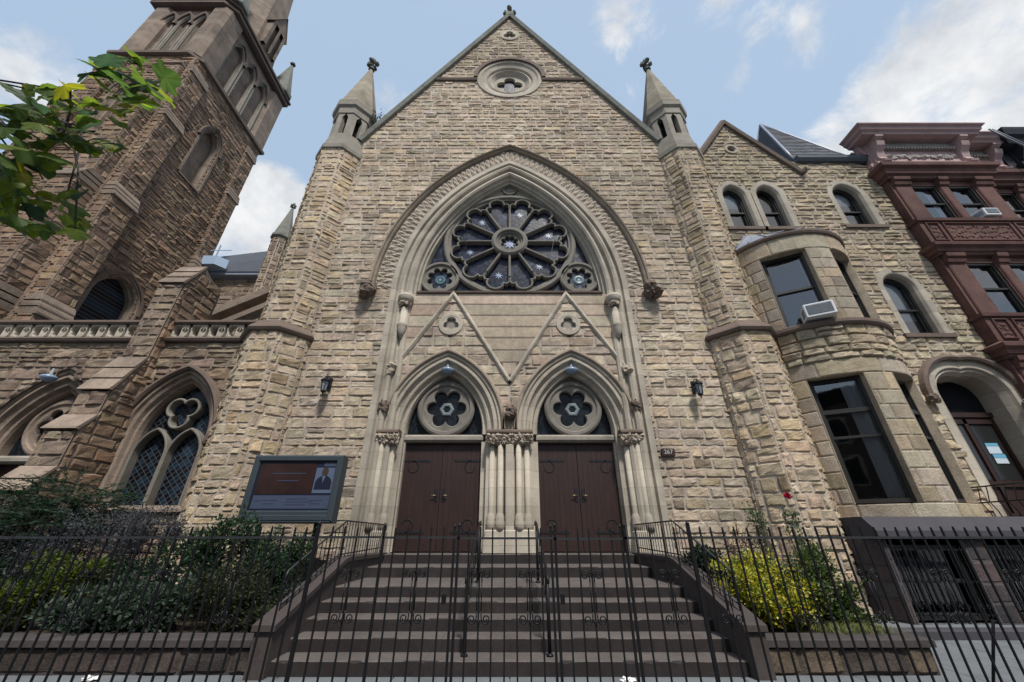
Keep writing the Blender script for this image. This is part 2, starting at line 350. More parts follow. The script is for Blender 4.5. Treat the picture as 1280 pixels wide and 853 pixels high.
def stones(mb, z0, z1, iv, mp, pal, hr=(.2, .36), lr=(.3, .85), amp=.045, jit=.012, gap=.014, nx=4, ny=3, split=.25, tone=1., mortar=MORTAR, seed=1, dark=.07):
    R = random.Random(seed); z = z0
    def stone(q, z0, z1):
        # q = (left at bottom, left at top, right at bottom, right at top)
        lb, lt, rb, rt = q
        w = min(rb - lb, rt - lt)
        if max(rb - lb, rt - lt) < .05 or z1 - z0 < .04: return
        c = R.choice(pal); t = tone * R.uniform(.8, 1.17)
        if R.random() < dark: t *= R.uniform(.55, .8)
        c = tuple(min(.62, k * t * R.uniform(.97, 1.03)) for k in c)
        Nx = max(2, min(nx, int(w / .11) + 1)) if nx > 2 else nx
        so = R.uniform(0, 99); ids = []; base = amp * R.uniform(.6, 1.25); tilt = R.uniform(-.5, .5); tz = R.uniform(-.2, .8)
        ss = [0, .05 / max(.12, w)] + [k / (Nx - 1) for k in range(1, Nx - 1)] + [1 - .05 / max(.12, w), 1]
        hh = z1 - z0; tt = [0, .035 / hh] + [k / (ny - 1) for k in range(1, ny - 1)] + [1 - .03 / hh, 1]
        for j, t_ in enumerate(tt):
            row = []
            for i, s_ in enumerate(ss):
                edge = i in (0, len(ss) - 1) or j in (0, len(tt) - 1)
                L = lb + (lt - lb) * t_; Rr = rb + (rt - rb) * t_
                u = L + (Rr - L) * s_; v = z0 + (z1 - z0) * t_
                if edge: d = -.012
                else:
                    d = base * (.8 + 1.0 * mnoise.noise((u * 3.7 + so, v * 5.2, so * .37)) + .45 * mnoise.noise((u * 11 + so, v * 13, so)) + .22 * (R.random() - .5) + tilt * (s_ - .5) * .7 - tz * (t_ - .45) * .9)
                    d = max(d, .006)
                    u += R.uniform(-jit, jit); v += R.uniform(-jit, jit)
                    if amp < .012: d = amp * .6
                row.append(mb.vert(mp(u, v, d), c))
            ids.append(row)
        for j in range(len(ids) - 1):
            for i in range(len(ids[0]) - 1):
                mb.face([ids[j][i], ids[j][i + 1], ids[j + 1][i + 1], ids[j + 1][i]])
    while z < z1 - .03:
        h = R.uniform(*hr)
        if z + h > z1 - hr[0] * .6: h = z1 - z
        a, b = iv(z + .002), iv(z + h - .002)
        if len(a) != len(b): m = iv(z + h / 2); a = b = m
        for (al, ar), (bl, br) in zip(a, b):
            if max(ar - al, br - bl) < .03: continue
            mb.quad(*[mp(u, v, 0) for u, v in ((al, z), (ar, z), (br, z + h), (bl, z + h))])
            for k in range(1, 5): mb.c[-k] = mortar
            lo, hi = min(al, bl), max(ar, br); x = lo + R.uniform(.3, 1) * lr[0]; cuts = []
            while x < hi - lr[0] * .55: cuts.append(x); x += R.uniform(*lr)
            lefts = [(al, bl)] + [(c, c) for c in cuts]; rights = [(c, c) for c in cuts] + [(ar, br)]
            for (l0, l1), (r0, r1) in zip(lefts, rights):
                l0, l1, r0, r1 = max(l0, al), max(l1, bl), min(r0, ar), min(r1, br)
                if r0 < l0: r0 = l0 = (r0 + l0) / 2
                if r1 < l1: r1 = l1 = (r1 + l1) / 2
                g = gap / 2
                if h > .29 and R.random() < split:
                    k = R.uniform(.38, .62); ml, mr_ = l0 + (l1 - l0) * k, r0 + (r1 - r0) * k
                    stone((l0 + g, ml + g, r0 - g, mr_ - g), z + g, z + h * k - g); stone((ml + g, l1 + g, mr_ - g, r1 - g), z + h * k + g, z + h - g)
                else: stone((l0 + g, l1 + g, r0 - g, r1 - g), z + g, z + h - g)
        z += h
def flat(Y): return lambda u, v, d: (u, Y - d, v)
def seg(p, q, out=1):
    """wall from plan point p to q (seen with p on the left)"""
    p, q = Vector(p), Vector(q); t = (q - p).normalized(); n = Vector((t.y, -t.x)) * out
    return (q - p).length, lambda u, v, d: (p.x + t.x * u + n.x * d, p.y + t.y * u + n.y * d, v)
def sub(ivs, l, r):
    out = []
    for a, b in ivs:
        if r <= a or l >= b: out.append((a, b)); continue
        if l > a: out.append((a, l))
        if r < b: out.append((r, b))
    return out
def star_fn(r, lobes, depth, ph=0., pw=1.):
    """cusped foil outline: round lobes meeting in cusps"""
    def f(a):
        t = ((a - ph) * lobes / (2 * pi)) % 1. - .5     # 0 at lobe centre
        return r * (1 - depth * (abs(t) * 2) ** (2.2 * pw))
    return f
def rectfn(w, h):
    def f(a):
        return min(w / 2 / max(1e-6, abs(cos(a))), h / 2 / max(1e-6, abs(sin(a))))
    return f
circ = lambda r: (lambda a: r)

WY = 11.0    # plane of the church front
# ================================================================== CHURCH
church = thing('church', 'tall tan stone church with steep gable, rose window and twin doors', 'church', (0, 11, 0))
A_, H_, ZS = 3.25, 5.75, 9.45        # great arch: inner half width, rise, springing
def gable_x(z): return (29.35 - z) / 1.735
def iv_facade(z):
    lim = 6.72 if z < 17.7 else gable_x(z)
    if lim <= 0.02: return []
    iv = [(-lim, lim)]
    if z < ZS: iv = sub(iv, -4.17, 4.17)
    else:
        w = arch_half(A_, H_, 1.62, z - ZS)
        if w > 0: iv = sub(iv, -w, w)
    for cz, r in ((22.68, 1.5), (27.1, .42)):
        if abs(z - cz) < r: w = sqrt(r * r - (z - cz) ** 2); iv = sub(iv, -w, w)
    return iv
mb = MB()
stones(mb, 1.1, 29.3, iv_facade, flat(WY), PAL['facade'], seed=3, amp=.032, nx=7, ny=5, gap=.011)
mb.build('facade_wall', M['rock'], church)

# gable coping and its finial
for sx in (-1, 1):
    mb = MB(); n = 14
    pth = [(sx * gable_x(z), z) for z in (17.55, 29.36)]
    for k in range(n):
        a = [pth[0][i] + (pth[1][i] - pth[0][i]) * k / n for i in (0, 1)]; b = [pth[0][i] + (pth[1][i] - pth[0][i]) * (k + 1) / n for i in (0, 1)]
        d = Vector((b[0] - a[0], b[1] - a[1])).normalized(); nn = Vector((d.y, -d.x)) * (1 if sx > 0 else -1)
        e = .006
        def q(o, y, t): return (a[0] + (b[0] - a[0]) * t + nn.x * o, y, a[1] + (b[1] - a[1]) * t + nn.y * o)
        rows = [[q(-.12, 10.93, t), q(-.12, 10.84, t), q(.06, 10.78, t), q(.2, 10.9, t), q(.26, 11.2, t), q(.2, 11.7, t), q(-.12, 11.7, t)] for t in (e, 1 - e)]
        ids = mb.grid(rows, closed=True); mb.face(ids[0]); mb.face(ids[1][::-1])
    mb.build('gable_coping', M['coping'], church)
def cross_finial(mb, x, y, z, s):
    mb.lathe([(.2 * s, z), (.13 * s, z + .12 * s), (.1 * s, z + .3 * s), (.16 * s, z + .36 * s), (.08 * s, z + .42 * s), (.07 * s, z + .6 * s)], x, y, 8, sm=False)
    mb.lump((x, y, z + 1.0 * s), .15 * s, 1, 8, .3, (1, .8, 2.0))
    for k in range(4):
        a = k * pi / 2
        mb.lump((x + .24 * s * cos(a), y + .24 * s * sin(a), z + .66 * s), .14 * s, k, 8, .4, (1.2, 1.2, 1))
mb = MB(); mb.box(-.22, .22, 10.8, 11.6, 29.2, 29.55); cross_finial(mb, 0, 11.15, 29.5, 1.0); mb.build('gable_finial', M['coping'], church)
# string course through the gable
for sx in (-1, 1):
    mb = MB(); x0, x1 = (1.66, 3.86)
    xs = sorted((sx * x0, sx * x1))
    mb.prismx([(11.02, 22.42), (10.9, 22.46), (10.86, 22.58), (10.9, 22.68), (11.02, 22.72)], xs[0], xs[1])
    mb.build('string_course', M['brown'], church)
# gable roundel
r = MB()
pr = [(1.66, 10.86), (1.56, 10.84), (1.48, 10.9)]
A48 = [2 * pi * k / 56 for k in range(56)]
def ring(mb, cx, cz, prof, n=56, mp=None):
    rows = [[(cx + rr * cos(2 * pi * k / n), y, cz + rr * sin(2 * pi * k / n)) for k in range(n)] for rr, y in prof]
    if mp: rows = [[mp(*p) for p in r] for r in rows]
    mb.grid(rows, closed=True)
mb = MB(); ring(mb, 0, 22.68, [(1.7, 11.02), (1.68, 10.93), (1.5, 10.93), (1.42, 11.0), (1.22, 11.06), (1.15, 11.16), (1.02, 11.1), (.95, 11.18), (.82, 11.3)])
mb.ringplate(0, 22.68, circ(.84), star_fn(.66, 4, .45, pi / 4), 11.29, 11.5, 64, .02)
rd = mb.build('gable_roundel', M['trim'], church)
mb = MB(); n = 22
mb.grid([[(1.86 * cos(pi * k / n), y, 22.68 + 1.86 * sin(pi * k / n)) for k in range(n + 1)] if i in (0, 1) else [(1.66 * cos(pi * k / n), y, 22.68 + 1.66 * sin(pi * k / n)) for k in range(n + 1)] for i, y in enumerate((11.02, 10.84, 10.84, 11.02))])
mb.build('roundel_hood', M['brown'], church)
mb = MB(); mb.poly([(.8 * cos(a), 11.44, 22.68 + .8 * sin(a)) for a in A48]); o = mb.build('roundel_glass', M['stained'], rd)
mb = MB(); ring(mb, 0, 27.1, [(.56, 11.02), (.55, 10.94), (.46, 10.94)]); mb.ringplate(0, 27.1, circ(.47), star_fn(.36, 3, .5, pi / 2 + pi / 3), 10.94, 11.2, 48, .02)
tr = mb.build('trefoil_opening', M['trim'], church)
mb = MB(); mb.poly([(.46 * cos(a), 11.17, 27.1 + .46 * sin(a)) for a in A48]); mb.build('louvre', M['dark'], tr)

# hood mould of the great arch and its carved stops
mb = MB()
sweep_arch(mb, A_, H_, [(1.58, 11.04), (1.59, 10.9), (1.63, 10.85), (1.67, 10.88), (1.69, 10.81), (1.73, 10.79), (1.77, 10.84), (1.78, 11.04)], 0, ZS, 9.5, 40)
hd = mb.build('hood_mould', M['hood'], church)
for sx in (-1, 1):
    mb = MB()
    for k in range(13): mb.lump((sx * (A_ + 1.71) + rnd.uniform(-.15, .15), 10.78 + rnd.uniform(-.1, .06), 9.28 + rnd.uniform(-.22, .2)), .17, k + 3, 8, .5)
    mb.build('label_stop', M['brown'], hd)
# carved voussoir band: leaves in low relief, one to each stone
mb = MB(); R0 = arch_R(A_, H_); nv = 36
for side in (-1, 1):
    for i in range(nv):
        R1 = random.Random(i * 3 + side); c = R1.uniform(.9, 1.08)
        def pos(f, dr, y):
            th = acos((R0 - A_) / (R0 + dr)); t = th * f
            x = -(R0 - A_) + (R0 + dr) * cos(t)
            return (side * max(x, 0), y, ZS + (R0 + dr) * sin(t))
        f0, f1 = (i + .03) / nv, (i + .97) / nv; rows = []
        for j in range(8):
            f = f0 + (f1 - f0) * j / 7; row = []
            for k in range(9):
                s_ = k / 8; dr = .96 + .61 * s_
                leaf = sin(pi * j / 7) ** .7 * (.55 + .45 * cos((s_ - .5) * 2 * pi * 1.5 + j * .9)) * sin(pi * s_) ** .5
                row.append(pos(f, dr, 11.02 - .015 - .06 * leaf * c + R1.uniform(-.012, .012)))
            rows.append(row)
        mb.grid(rows)
    mb.grid([[(p[0], 11.03, p[2]) for p in [(side * max(0, -(R0 - A_) + (R0 + dr) * cos(acos((R0 - A_) / (R0 + dr)) * k / 30)), 0, ZS + (R0 + dr) * sin(acos((R0 - A_) / (R0 + dr)) * k / 30)) for k in range(31)]] for dr in (.9, 1.6)])
for sg in (-1, 1):
    xs = sorted((sg * 4.1, sg * 4.95)); mb.quad((xs[0], 11.035, 9.2), (xs[1], 11.035, 9.2), (xs[1], 11.035, 9.7), (xs[0], 11.035, 9.7))
mb.build('carved_archivolt', M['carve'], church)
# inner mouldings: arch and jambs down to the threshold
mb = MB()
prof = [(.97, 11.03), (.96, 10.955), (.78, 10.95), (.74, 11.06), (.69, 11.06), (.66, 10.97), (.58, 10.93), (.5, 10.97), (.47, 11.09), (.40, 11.1), (.37, 11.03), (.29, 11.0), (.22, 11.05), (.19, 11.18), (.12, 11.2), (.1, 11.3), (.03, 11.3), (0, 11.56)]
sweep_arch(mb, A_, H_, prof, 0, ZS, 1.2, 40)
mb.build('arch_moulding', M['trim'], church)
# corbelled shafts under the arch
for sx in (-1, 1):
    x = sx * 3.62; y = 10.98
    mb = MB(); mb.lathe([(.03, 7.45), (.1, 7.62), (.15, 7.78), (.15, 7.9), (.17, 7.94), (.12, 8.0), (.115, 8.62)], x, y, 14); o = mb.build('corbel_shaft', M['trim'], church)
    mb = MB()
    for k in range(12):
        a = 2 * pi * k / 12; mb.lump((x + .14 * cos(a), y + .14 * sin(a), 8.76 + .05 * (k % 2)), .085, k, 8, .5)
    mb.build('capital', M['carve'], o)
    mb = MB(); mb.lathe([(.2, 8.84), (.25, 8.9), (.25, 8.98), (.27, 9.02), (.27, 9.1)], x, y, 14); mb.build('abacus', M['trim'], o)

# ---- rose window
RZ, RY = 12.0, 11.42
rose = bpy.data.objects.new('rose_window', None); COL.objects.link(rose); rose.parent = church; rose.location = (0, 0, 0)
def sub_build(mb, name, m, par):
    o = mb.build(name, m); o.parent = par
    base = Vector((0, 0, 0)); p = par
    while p is not None: base += Vector(p.location); p = p.parent
    o.location = -base
    return o
mb = MB()
ring(mb, 0, RZ, [(2.62, 11.56), (2.62, 11.42), (2.56, 11.36), (2.46, 11.36), (2.4, 11.44), (2.34, 11.44), (2.3, 11.56)], 72)
sub_build(mb, 'outer_ring', M['tracery'], rose)
mb = MB(); ring(mb, 0, RZ, [(.72, 11.56), (.72, 11.34), (.64, 11.27), (.54, 11.27), (.5, 11.36), (.45, 11.36), (.42, 11.56)], 40)
mb.ringplate(0, RZ, circ(.44), star_fn(.36, 8, .3), 11.42, 11.56, 64, .02)
sub_build(mb, 'hub', M['tracery'], rose)
mb = MB()
def cat(pts, n=5):
    out = []
    for i in range(len(pts) - 1):
        p0, p1, p2, p3 = pts[max(i - 1, 0)], pts[i], pts[i + 1], pts[min(i + 2, len(pts) - 1)]
        for k in range(n):
            t = k / n
            out.append(tuple(.5 * ((2 * p1[q]) + (-p0[q] + p2[q]) * t + (2 * p0[q] - 5 * p1[q] + 4 * p2[q] - p3[q]) * t * t + (-p0[q] + 3 * p1[q] - 3 * p2[q] + p3[q]) * t ** 3) for q in (0, 1)))
    return out + [pts[-1]]
for k in range(12):
    a = radians(30 * k); mb.bar([(.68 * cos(a), RZ + .68 * sin(a)), (1.72 * cos(a), RZ + 1.72 * sin(a))], .09, 11.33, 11.56)
sub_build(mb, 'spokes', M['tracery'], rose)
mb = MB()
side = cat([(.445, 1.70), (.5, 1.84), (.43, 2.0), (.30, 2.0)], 4); top = cat([(.30, 2.0), (.29, 2.18), (.16, 2.31), (0, 2.35)], 4)
half = side + top[1:]
for k in range(12):
    c = radians(15 + 30 * k); pts = [(w, r_) for w, r_ in half] + [(-w, r_) for w, r_ in half[::-1][1:]]
    mb.bar([(r_ * cos(c) - w * sin(c), RZ + r_ * sin(c) + w * cos(c)) for w, r_ in pts], .075, 11.345, 11.56)
sub_build(mb, 'petal_tracery', M['tracery'], rose)
mb = MB()
for k in range(6):
    c = radians(15 + 60 * k); cx, cz = 1.62 * cos(c), RZ + 1.62 * sin(c)
    pts = []
    for j in range(16):
        rr = .18 if j % 2 == 0 else .07; pts.append((cx + rr * cos(2 * pi * j / 16), 11.535, cz + rr * sin(2 * pi * j / 16)))
    ctr = mb.vert((cx, 11.53, cz)); ids = [mb.vert(p) for p in pts]
    for j in range(16): mb.face([ctr, ids[j], ids[(j + 1) % 16]])
pts = []
for j in range(16):
    rr = .26 if j % 2 == 0 else .13; pts.append((rr * cos(2 * pi * j / 16), 11.535, RZ + rr * sin(2 * pi * j / 16)))
ctr = mb.vert((0, 11.53, RZ)); ids = [mb.vert(p) for p in pts]
for j in range(16): mb.face([ctr, ids[j], ids[(j + 1) % 16]])
sub_build(mb, 'star_glass', M['star'], rose)
mb = MB(); arch_fill(mb, A_, H_, 0, ZS, 9.4, 11.55, .02, 30); sub_build(mb, 'stained_glass', M['stained'], rose)
# side and top roundels beside the rose
for cx, cz, r_ in ((-2.62, 10.24, .74), (2.62, 10.24, .74), (0, 14.93, .3)):
    mb = MB(); ring(mb, cx, cz, [(r_, 11.56), (r_, 11.4), (r_ * .94, 11.36), (r_ * .85, 11.36), (r_ * .8, 11.43)], 40)
    mb.ringplate(cx, cz, circ(r_ * .82), star_fn(r_ * .66, 8 if r_ > .5 else 4, .34, pi / 2), 11.43, 11.56, 64, .02)
    o = mb.build('side_roundel' if r_ > .5 else 'top_roundel', M['tracery'], church)
    if r_ > .5:
        mb = MB(); ring(mb, cx, cz, [(.2, 11.53), (.13, 11.525), (.09, 11.53)], 20); mb.build('glass_boss', M['teal'], o)
        mb = MB(); mb.poly([(cx + .06 * cos(a), 11.52, cz + .06 * sin(a)) for a in A48[::4]]); mb.build('glass_eye', M['star'], o)
# stone infill between rose and arch head
mb = MB(); n = 26
for sgn in (-1, 1):
    ra, rb = [], []
    for k in range(n + 1):
        t = radians(38) + (pi / 2 - radians(38)) * k / n
        rr = 2.6; ra.append((sgn * rr * cos(t), 11.47, RZ + rr * sin(t)))
        # ray to the arch
        lo, hi = 2.6, 4.5
        for _ in range(22):
            m_ = (lo + hi) / 2; x, z = m_ * cos(t), RZ + m_ * sin(t) - ZS
            if x < arch_half(A_, H_, .02, z): lo = m_
            else: hi = m_
        rb.append((sgn * lo * cos(t), 11.47, RZ + lo * sin(t)))
    mb.grid([ra, rb])
mb.build('rose_spandrel', M['greytrim'], church)
# sill under the rose
mb = MB(); mb.prismx([(11.15, 9.32), (11.06, 9.34), (11.05, 9.4), (11.56, 9.5), (11.56, 9.32)], -3.32, 3.32); mb.build('rose_sill', M['brown'], church)

# ---- tympanum wall with two gablets
PX, PA, PH, PZ = 2.0, 1.16, 1.87, 4.45     # portals: centre, half width, rise, springing
TY = 11.13
def portal_cut(iv, z, dr):
    for sx in (-1, 1):
        w = arch_half(PA, PH, dr, z - PZ)
        if w > 0: iv = sub(iv, sx * PX - w, sx * PX + w)
    return iv
def gablet_iv(z):
    w = (9.3 - z) / 1.65
    if w <= 0: return []
    out = []
    for sx in (-1, 1):
        l, r_ = sx * PX - w, sx * PX + w
        out.append((max(l, -3.66), min(r_, 0)) if sx < 0 else (max(l, 0), min(r_, 3.66)))
    return out
def iv_smooth(z):
    iv = [(-3.66, 3.66)]
    for a, b in gablet_iv(z): iv = sub(iv, a, b)
    return portal_cut(iv, z, .6)
def iv_rough(z):
    iv = [(a, b) for a, b in gablet_iv(z)]
    iv = portal_cut(iv, z, .6)
    if abs(z - 8.05) < .3:
        w = sqrt(.3 ** 2 - (z - 8.05) ** 2)
        for sx in (-1, 1): iv = sub(iv, sx * PX - w, sx * PX + w)
    return iv
mb = MB()
stones(mb, 4.4, 9.34, iv_smooth, flat(TY), PAL['smooth'], hr=(.4, .46), lr=(3.2, 6), amp=.01, jit=0, gap=.012, nx=2, ny=2, split=0, seed=5, mortar=(.2, .16, .13), dark=.03)
stones(mb, 4.4, 9.2, iv_rough, flat(TY), PAL['smooth'], hr=(.3, .38), lr=(.45, .95), amp=.03, split=.1, seed=6, nx=4, ny=3)
mb.build('tympanum_wall', M['rock'], church)
for sx in (-1, 1):
    mb = MB()
    mb.bar([(sx * 3.72, 6.46), (sx * PX, 9.3), (sx * .02, 5.98)], .16, TY - .1, TY + .02, ch=.06)
    g = mb.build('gablet', M['trim'], church)
    mb = MB(); ring(mb, sx * PX, 8.05, [(.42, TY + .01), (.41, TY - .06), (.33, TY - .06)], 36); mb.ringplate(sx * PX, 8.05, circ(.34), star_fn(.27, 3, .4, pi / 2 + pi / 3), TY - .05, TY + .1, 48, .02)
    mb.build('gablet_roundel', M['trim'], g)
    mb = MB(); mb.poly([(sx * PX + .35 * cos(a), TY + .05, 8.05 + .35 * sin(a)) for a in A48[::2]]); mb.build('roundel_ground', M['greytrim'], g)
    mb = MB()
    for k in range(8): mb.lump((sx * 3.76 + rnd.uniform(-.1, .1), TY - .12 + rnd.uniform(-.06, .05), 6.36 + rnd.uniform(-.12, .12)), .11, k, 8, .5)
    mb.build('label_stop', M['carve'], g)
    mb = MB()
    for k in range(8): mb.lump((sx * 3.82 + rnd.uniform(-.09, .09), TY - .14 + rnd.uniform(-.06, .05), 5.12 + rnd.uniform(-.12, .12)), .105, k + 9, 8, .5)
    mb.build('label_stop', M['brown'], g)
mb = MB()
for k in range(14): mb.lump((rnd.uniform(-.13, .13), TY - .14 + rnd.uniform(-.06, .05), 4.93 + rnd.uniform(-.16, .18)), .11, k, 8, .5)
mb.build('label_stop', M['brown'], church)

# ---- portals
def portal(cx, par, dy=0., za=0., hood_m='hood', tm='trim', gm='tracery'):
    mb = MB()
    sweep_arch(mb, PA, PH, [(.6, 11.15 + dy), (.6, 11.02 + dy), (.63, 10.985 + dy), (.68, 10.985 + dy), (.72, 11.03 + dy), (.74, 11.15 + dy)], cx, PZ + za, 4.98 + za if False else PZ + .5 + za, 20)
    P = mb.build('portal_hood', M[hood_m], par)
    mb = MB()
    sweep_arch(mb, PA, PH, [(.62, 11.14 + dy), (.61, 11.06 + dy), (.52, 11.06 + dy), (.48, 11.13 + dy), (.43, 11.09 + dy), (.37, 11.09 + dy), (.33, 11.2 + dy), (.28, 11.24 + dy), (.22, 11.2 + dy), (.17, 11.22 + dy), (.13, 11.34 + dy), (.08, 11.36 + dy), (.03, 11.34 + dy), (0, 11.42 + dy), (0, 11.7 + dy)], cx, PZ + za, 4.36 + za, 20)
    mb.build('portal_arch', M[tm], par)
    mb = MB(); mb.prismx([(11.42 + dy, 4.14 + za), (11.36 + dy, 4.2 + za), (11.36 + dy, 4.3 + za), (11.42 + dy, 4.36 + za), (11.7 + dy, 4.36 + za), (11.7 + dy, 4.14 + za)], cx - PA - .04, cx + PA + .04)
    mb.build('door_lintel', M['greytrim'], par)
    mb = MB(); cz = 5.22 + za
    ring(mb, cx, cz, [(.9, 11.7 + dy), (.9, 11.5 + dy), (.84, 11.46 + dy), (.76, 11.46 + dy), (.72, 11.52 + dy)], 48)
    mb.ringplate(cx, cz, circ(.74), star_fn(.62, 6, .34, pi / 2), 11.52 + dy, 11.68 + dy, 72, .03)
    # filling stone above the ring
    n = 16
    for sg in (-1, 1):
        ra, rb = [], []
        for k in range(n + 1):
            t = radians(22) + (pi / 2 - radians(22)) * k / n
            lo, hi = .85, 2.2
            for _ in range(20):
                m_ = (lo + hi) / 2
                if m_ * cos(t) < arch_half(PA, PH, 0, max(0, cz + m_ * sin(t) - PZ - za)): lo = m_
                else: hi = m_
            ra.append((cx + sg * .88 * cos(t), 11.56 + dy, cz + .88 * sin(t))); rb.append((cx + sg * lo * cos(t), 11.56 + dy, cz + lo * sin(t)))
        mb.grid([ra, rb])
    T = mb.build('portal_tracery', M[gm], par)
    mb = MB(); arch_fill(mb, PA, PH, cx, PZ + za, 4.3 + za, 11.66 + dy, 0, 16); mb.build('stained_glass', M['stained2'], T)
    mb = MB(); ring(mb, cx, cz, [(.24, 11.65 + dy), (.2, 11.62 + dy), (.14, 11.62 + dy), (.11, 11.65 + dy)], 6); mb.build('glass_boss', M['bossglass'], T)
def door_pair(cx, par, dy=0., za=0.):
    for s_ in (-1, 1):
        mb = MB(); y = 11.55 + dy; x0, x1 = (cx - PA, cx - .006) if s_ < 0 else (cx + .006, cx + PA)
        n = 8; w = (x1 - x0) / n; z0, z1 = 1.27 + za, 4.14 + za
        for k in range(n):      # boards with V joints
            a, b = x0 + k * w, x0 + (k + 1) * w
            mb.grid([[(a, y + .004, z), (a + .006, y, z), (b - .006, y, z), (b, y + .004, z)] for z in (z0, z1)])
        mb.box(x0, x1, y + .02, y + .08, z0, z1)
        D = mb.build('door_leaf', M['door'], par)
        for zh in (1.72 + za, 3.62 + za):
            mb = MB(); hx = x0 if s_ < 0 else x1; d = 1 if s_ < 0 else -1
            mb.box(min(hx, hx + d * .8), max(hx, hx + d * .8), y - .012, y + .004, zh - .028, zh + .028)
            for sg in ((-1,) if zh > 3 + za else (1,)):
                pts = []
                for k in range(14):
                    t = k / 13; a = t * pi * 1.5; rr = .2 * (1 - t * .55)
                    pts.append((hx + d * (.3 + rr * sin(a) * 1.1), zh + sg * (.2 - rr * cos(a)) ))
                mb.bar(pts, .035, y - .012, y + .004, ch=.006)
            mb.build('strap_hinge', M['blackmetal'], D)
        mb = MB(); hx = cx + s_ * .1
        mb.box(hx - .045, hx + .045, y - .015, y + .005, 2.5 + za, 2.84 + za); mb.build('handle_plate', M['blackmetal'], D)
        mb = MB(); mb.tube([(hx, y, 2.66 + za), (hx, y - .07, 2.66 + za), (hx + s_ * .13, y - .075, 2.66 + za)], .014, 6); mb.build('handle', M['brass'], D)
for sx in (-1, 1):
    portal(sx * PX, church); door_pair(sx * PX, church)
def shaft(x, y, par, r_=.082, za=0.):
    mb = MB(); mb.lathe([(r_ * 1.7, 1.75 + za), (r_ * 1.7, 1.95 + za), (r_ * 1.45, 2.02 + za), (r_ * 1.5, 2.1 + za), (r_ * 1.1, 2.16 + za), (r_, 2.2 + za), (r_ * .97, 4.02 + za)], x, y, 14)
    return mb.build('column', M['trim'], par)
def capitals(xs, y, par, za=0., seed=0):
    mb = MB(); R1 = random.Random(seed); x0, x1 = min(xs) - .13, max(xs) + .13
    for row in range(3):
        n = int((x1 - x0) / .085)
        for k in range(n + 1):
            x = x0 + (x1 - x0) * k / n
            mb.lump((x, y - .11 - .03 * row + R1.uniform(-.02, .02), 4.06 + za + .085 * row), .062 + .006 * row, R1.randint(0, 99), 8, .55)
    mb.box(x0 + .03, x1 - .03, y - .08, y + .2, 3.98 + za, 4.3 + za)
    c = mb.build('capital', M['carve'], par)
    mb = MB()
    mb.prismx([(y + .25, 4.27 + za), (y - .2, 4.27 + za), (y - .24, 4.31 + za), (y - .24, 4.36 + za), (y - .16, 4.42 + za), (y + .25, 4.42 + za)], x0 - .04, x1 + .04)
    mb.build('abacus', M['brown'], c)
# centre pier
for x in (-.5, -.26, .26, .5): shaft(x, 11.1 + .08 * (abs(x) - .26) / .24, church)
capitals([-.5, -.26, .26, .5], 11.14, church, seed=1)
mb = MB(); mb.bbox(-.115, .115, 11.0, 11.3, 1.7, 4.0, .02); mb.box(-.68, .68, 11.2, 11.7, 1.25, 4.4); mb.box(-.84, -.6, 11.38, 11.7, 1.26, 4.14); mb.box(.6, .84, 11.38, 11.7, 1.26, 4.14)
mb.bbox(-.7, .7, 10.94, 11.3, 1.25, 1.62, .03); mb.bbox(-.66, .66, 10.98, 11.3, 1.62, 1.78, .03)
mb.prismx([(11.3, 4.42), (11.14, 4.42), (11.14, 5.0), (11.3, 5.0)], -.22, .22)
mb.build('centre_pier', M['trim'], church)
for sx in (-1, 1):
    for x, y in ((3.7, 11.06), (3.4, 11.16)): shaft(sx * x, y, church)
    capitals([sx * 3.7, sx * 3.4], 11.12, church, seed=4 + sx)
    mb = MB()
    xs = sorted((sx * 3.16, sx * 3.95)); mb.box(xs[0], xs[1], 11.26, 11.7, 1.24, 4.4)
    xs = sorted((sx * 3.12, sx * 3.3)); mb.box(xs[0], xs[1], 11.4, 11.7, 1.26, 4.14)
    xs = sorted((sx * 3.22, sx * 3.88)); mb.bbox(xs[0], xs[1], 10.93, 11.3, 1.24, 1.6, .03); mb.bbox(xs[0] + .03, xs[1] - .03, 10.97, 11.3, 1.6, 1.76, .03)
    mb.build('jamb', M['trim'], church)
# body of the nave behind the front
mb = MB(); mb.box(-6.7, 6.7, 11.75, 34, -.2, 17.6)
mb.build('nave_wall', M['rock'], church); 
for c in range(len(mb.c)): pass
mb = MB(); 
for sg in (-1, 1): mb.quad((sg * 6.95, 11.4, 17.3), (sg * 6.95, 34, 17.3), (0, 34, 29.3), (0, 11.4, 29.3))
mb.poly([(-6.6, 11.72, 17.5), (6.6, 11.72, 17.5), (0, 11.72, 29.0)]); mb.poly([(-6.9, 33.9, 17.3), (6.9, 33.9, 17.3), (0, 33.9, 29.2)])
mb.build('nave_roof', M['slate'], church)

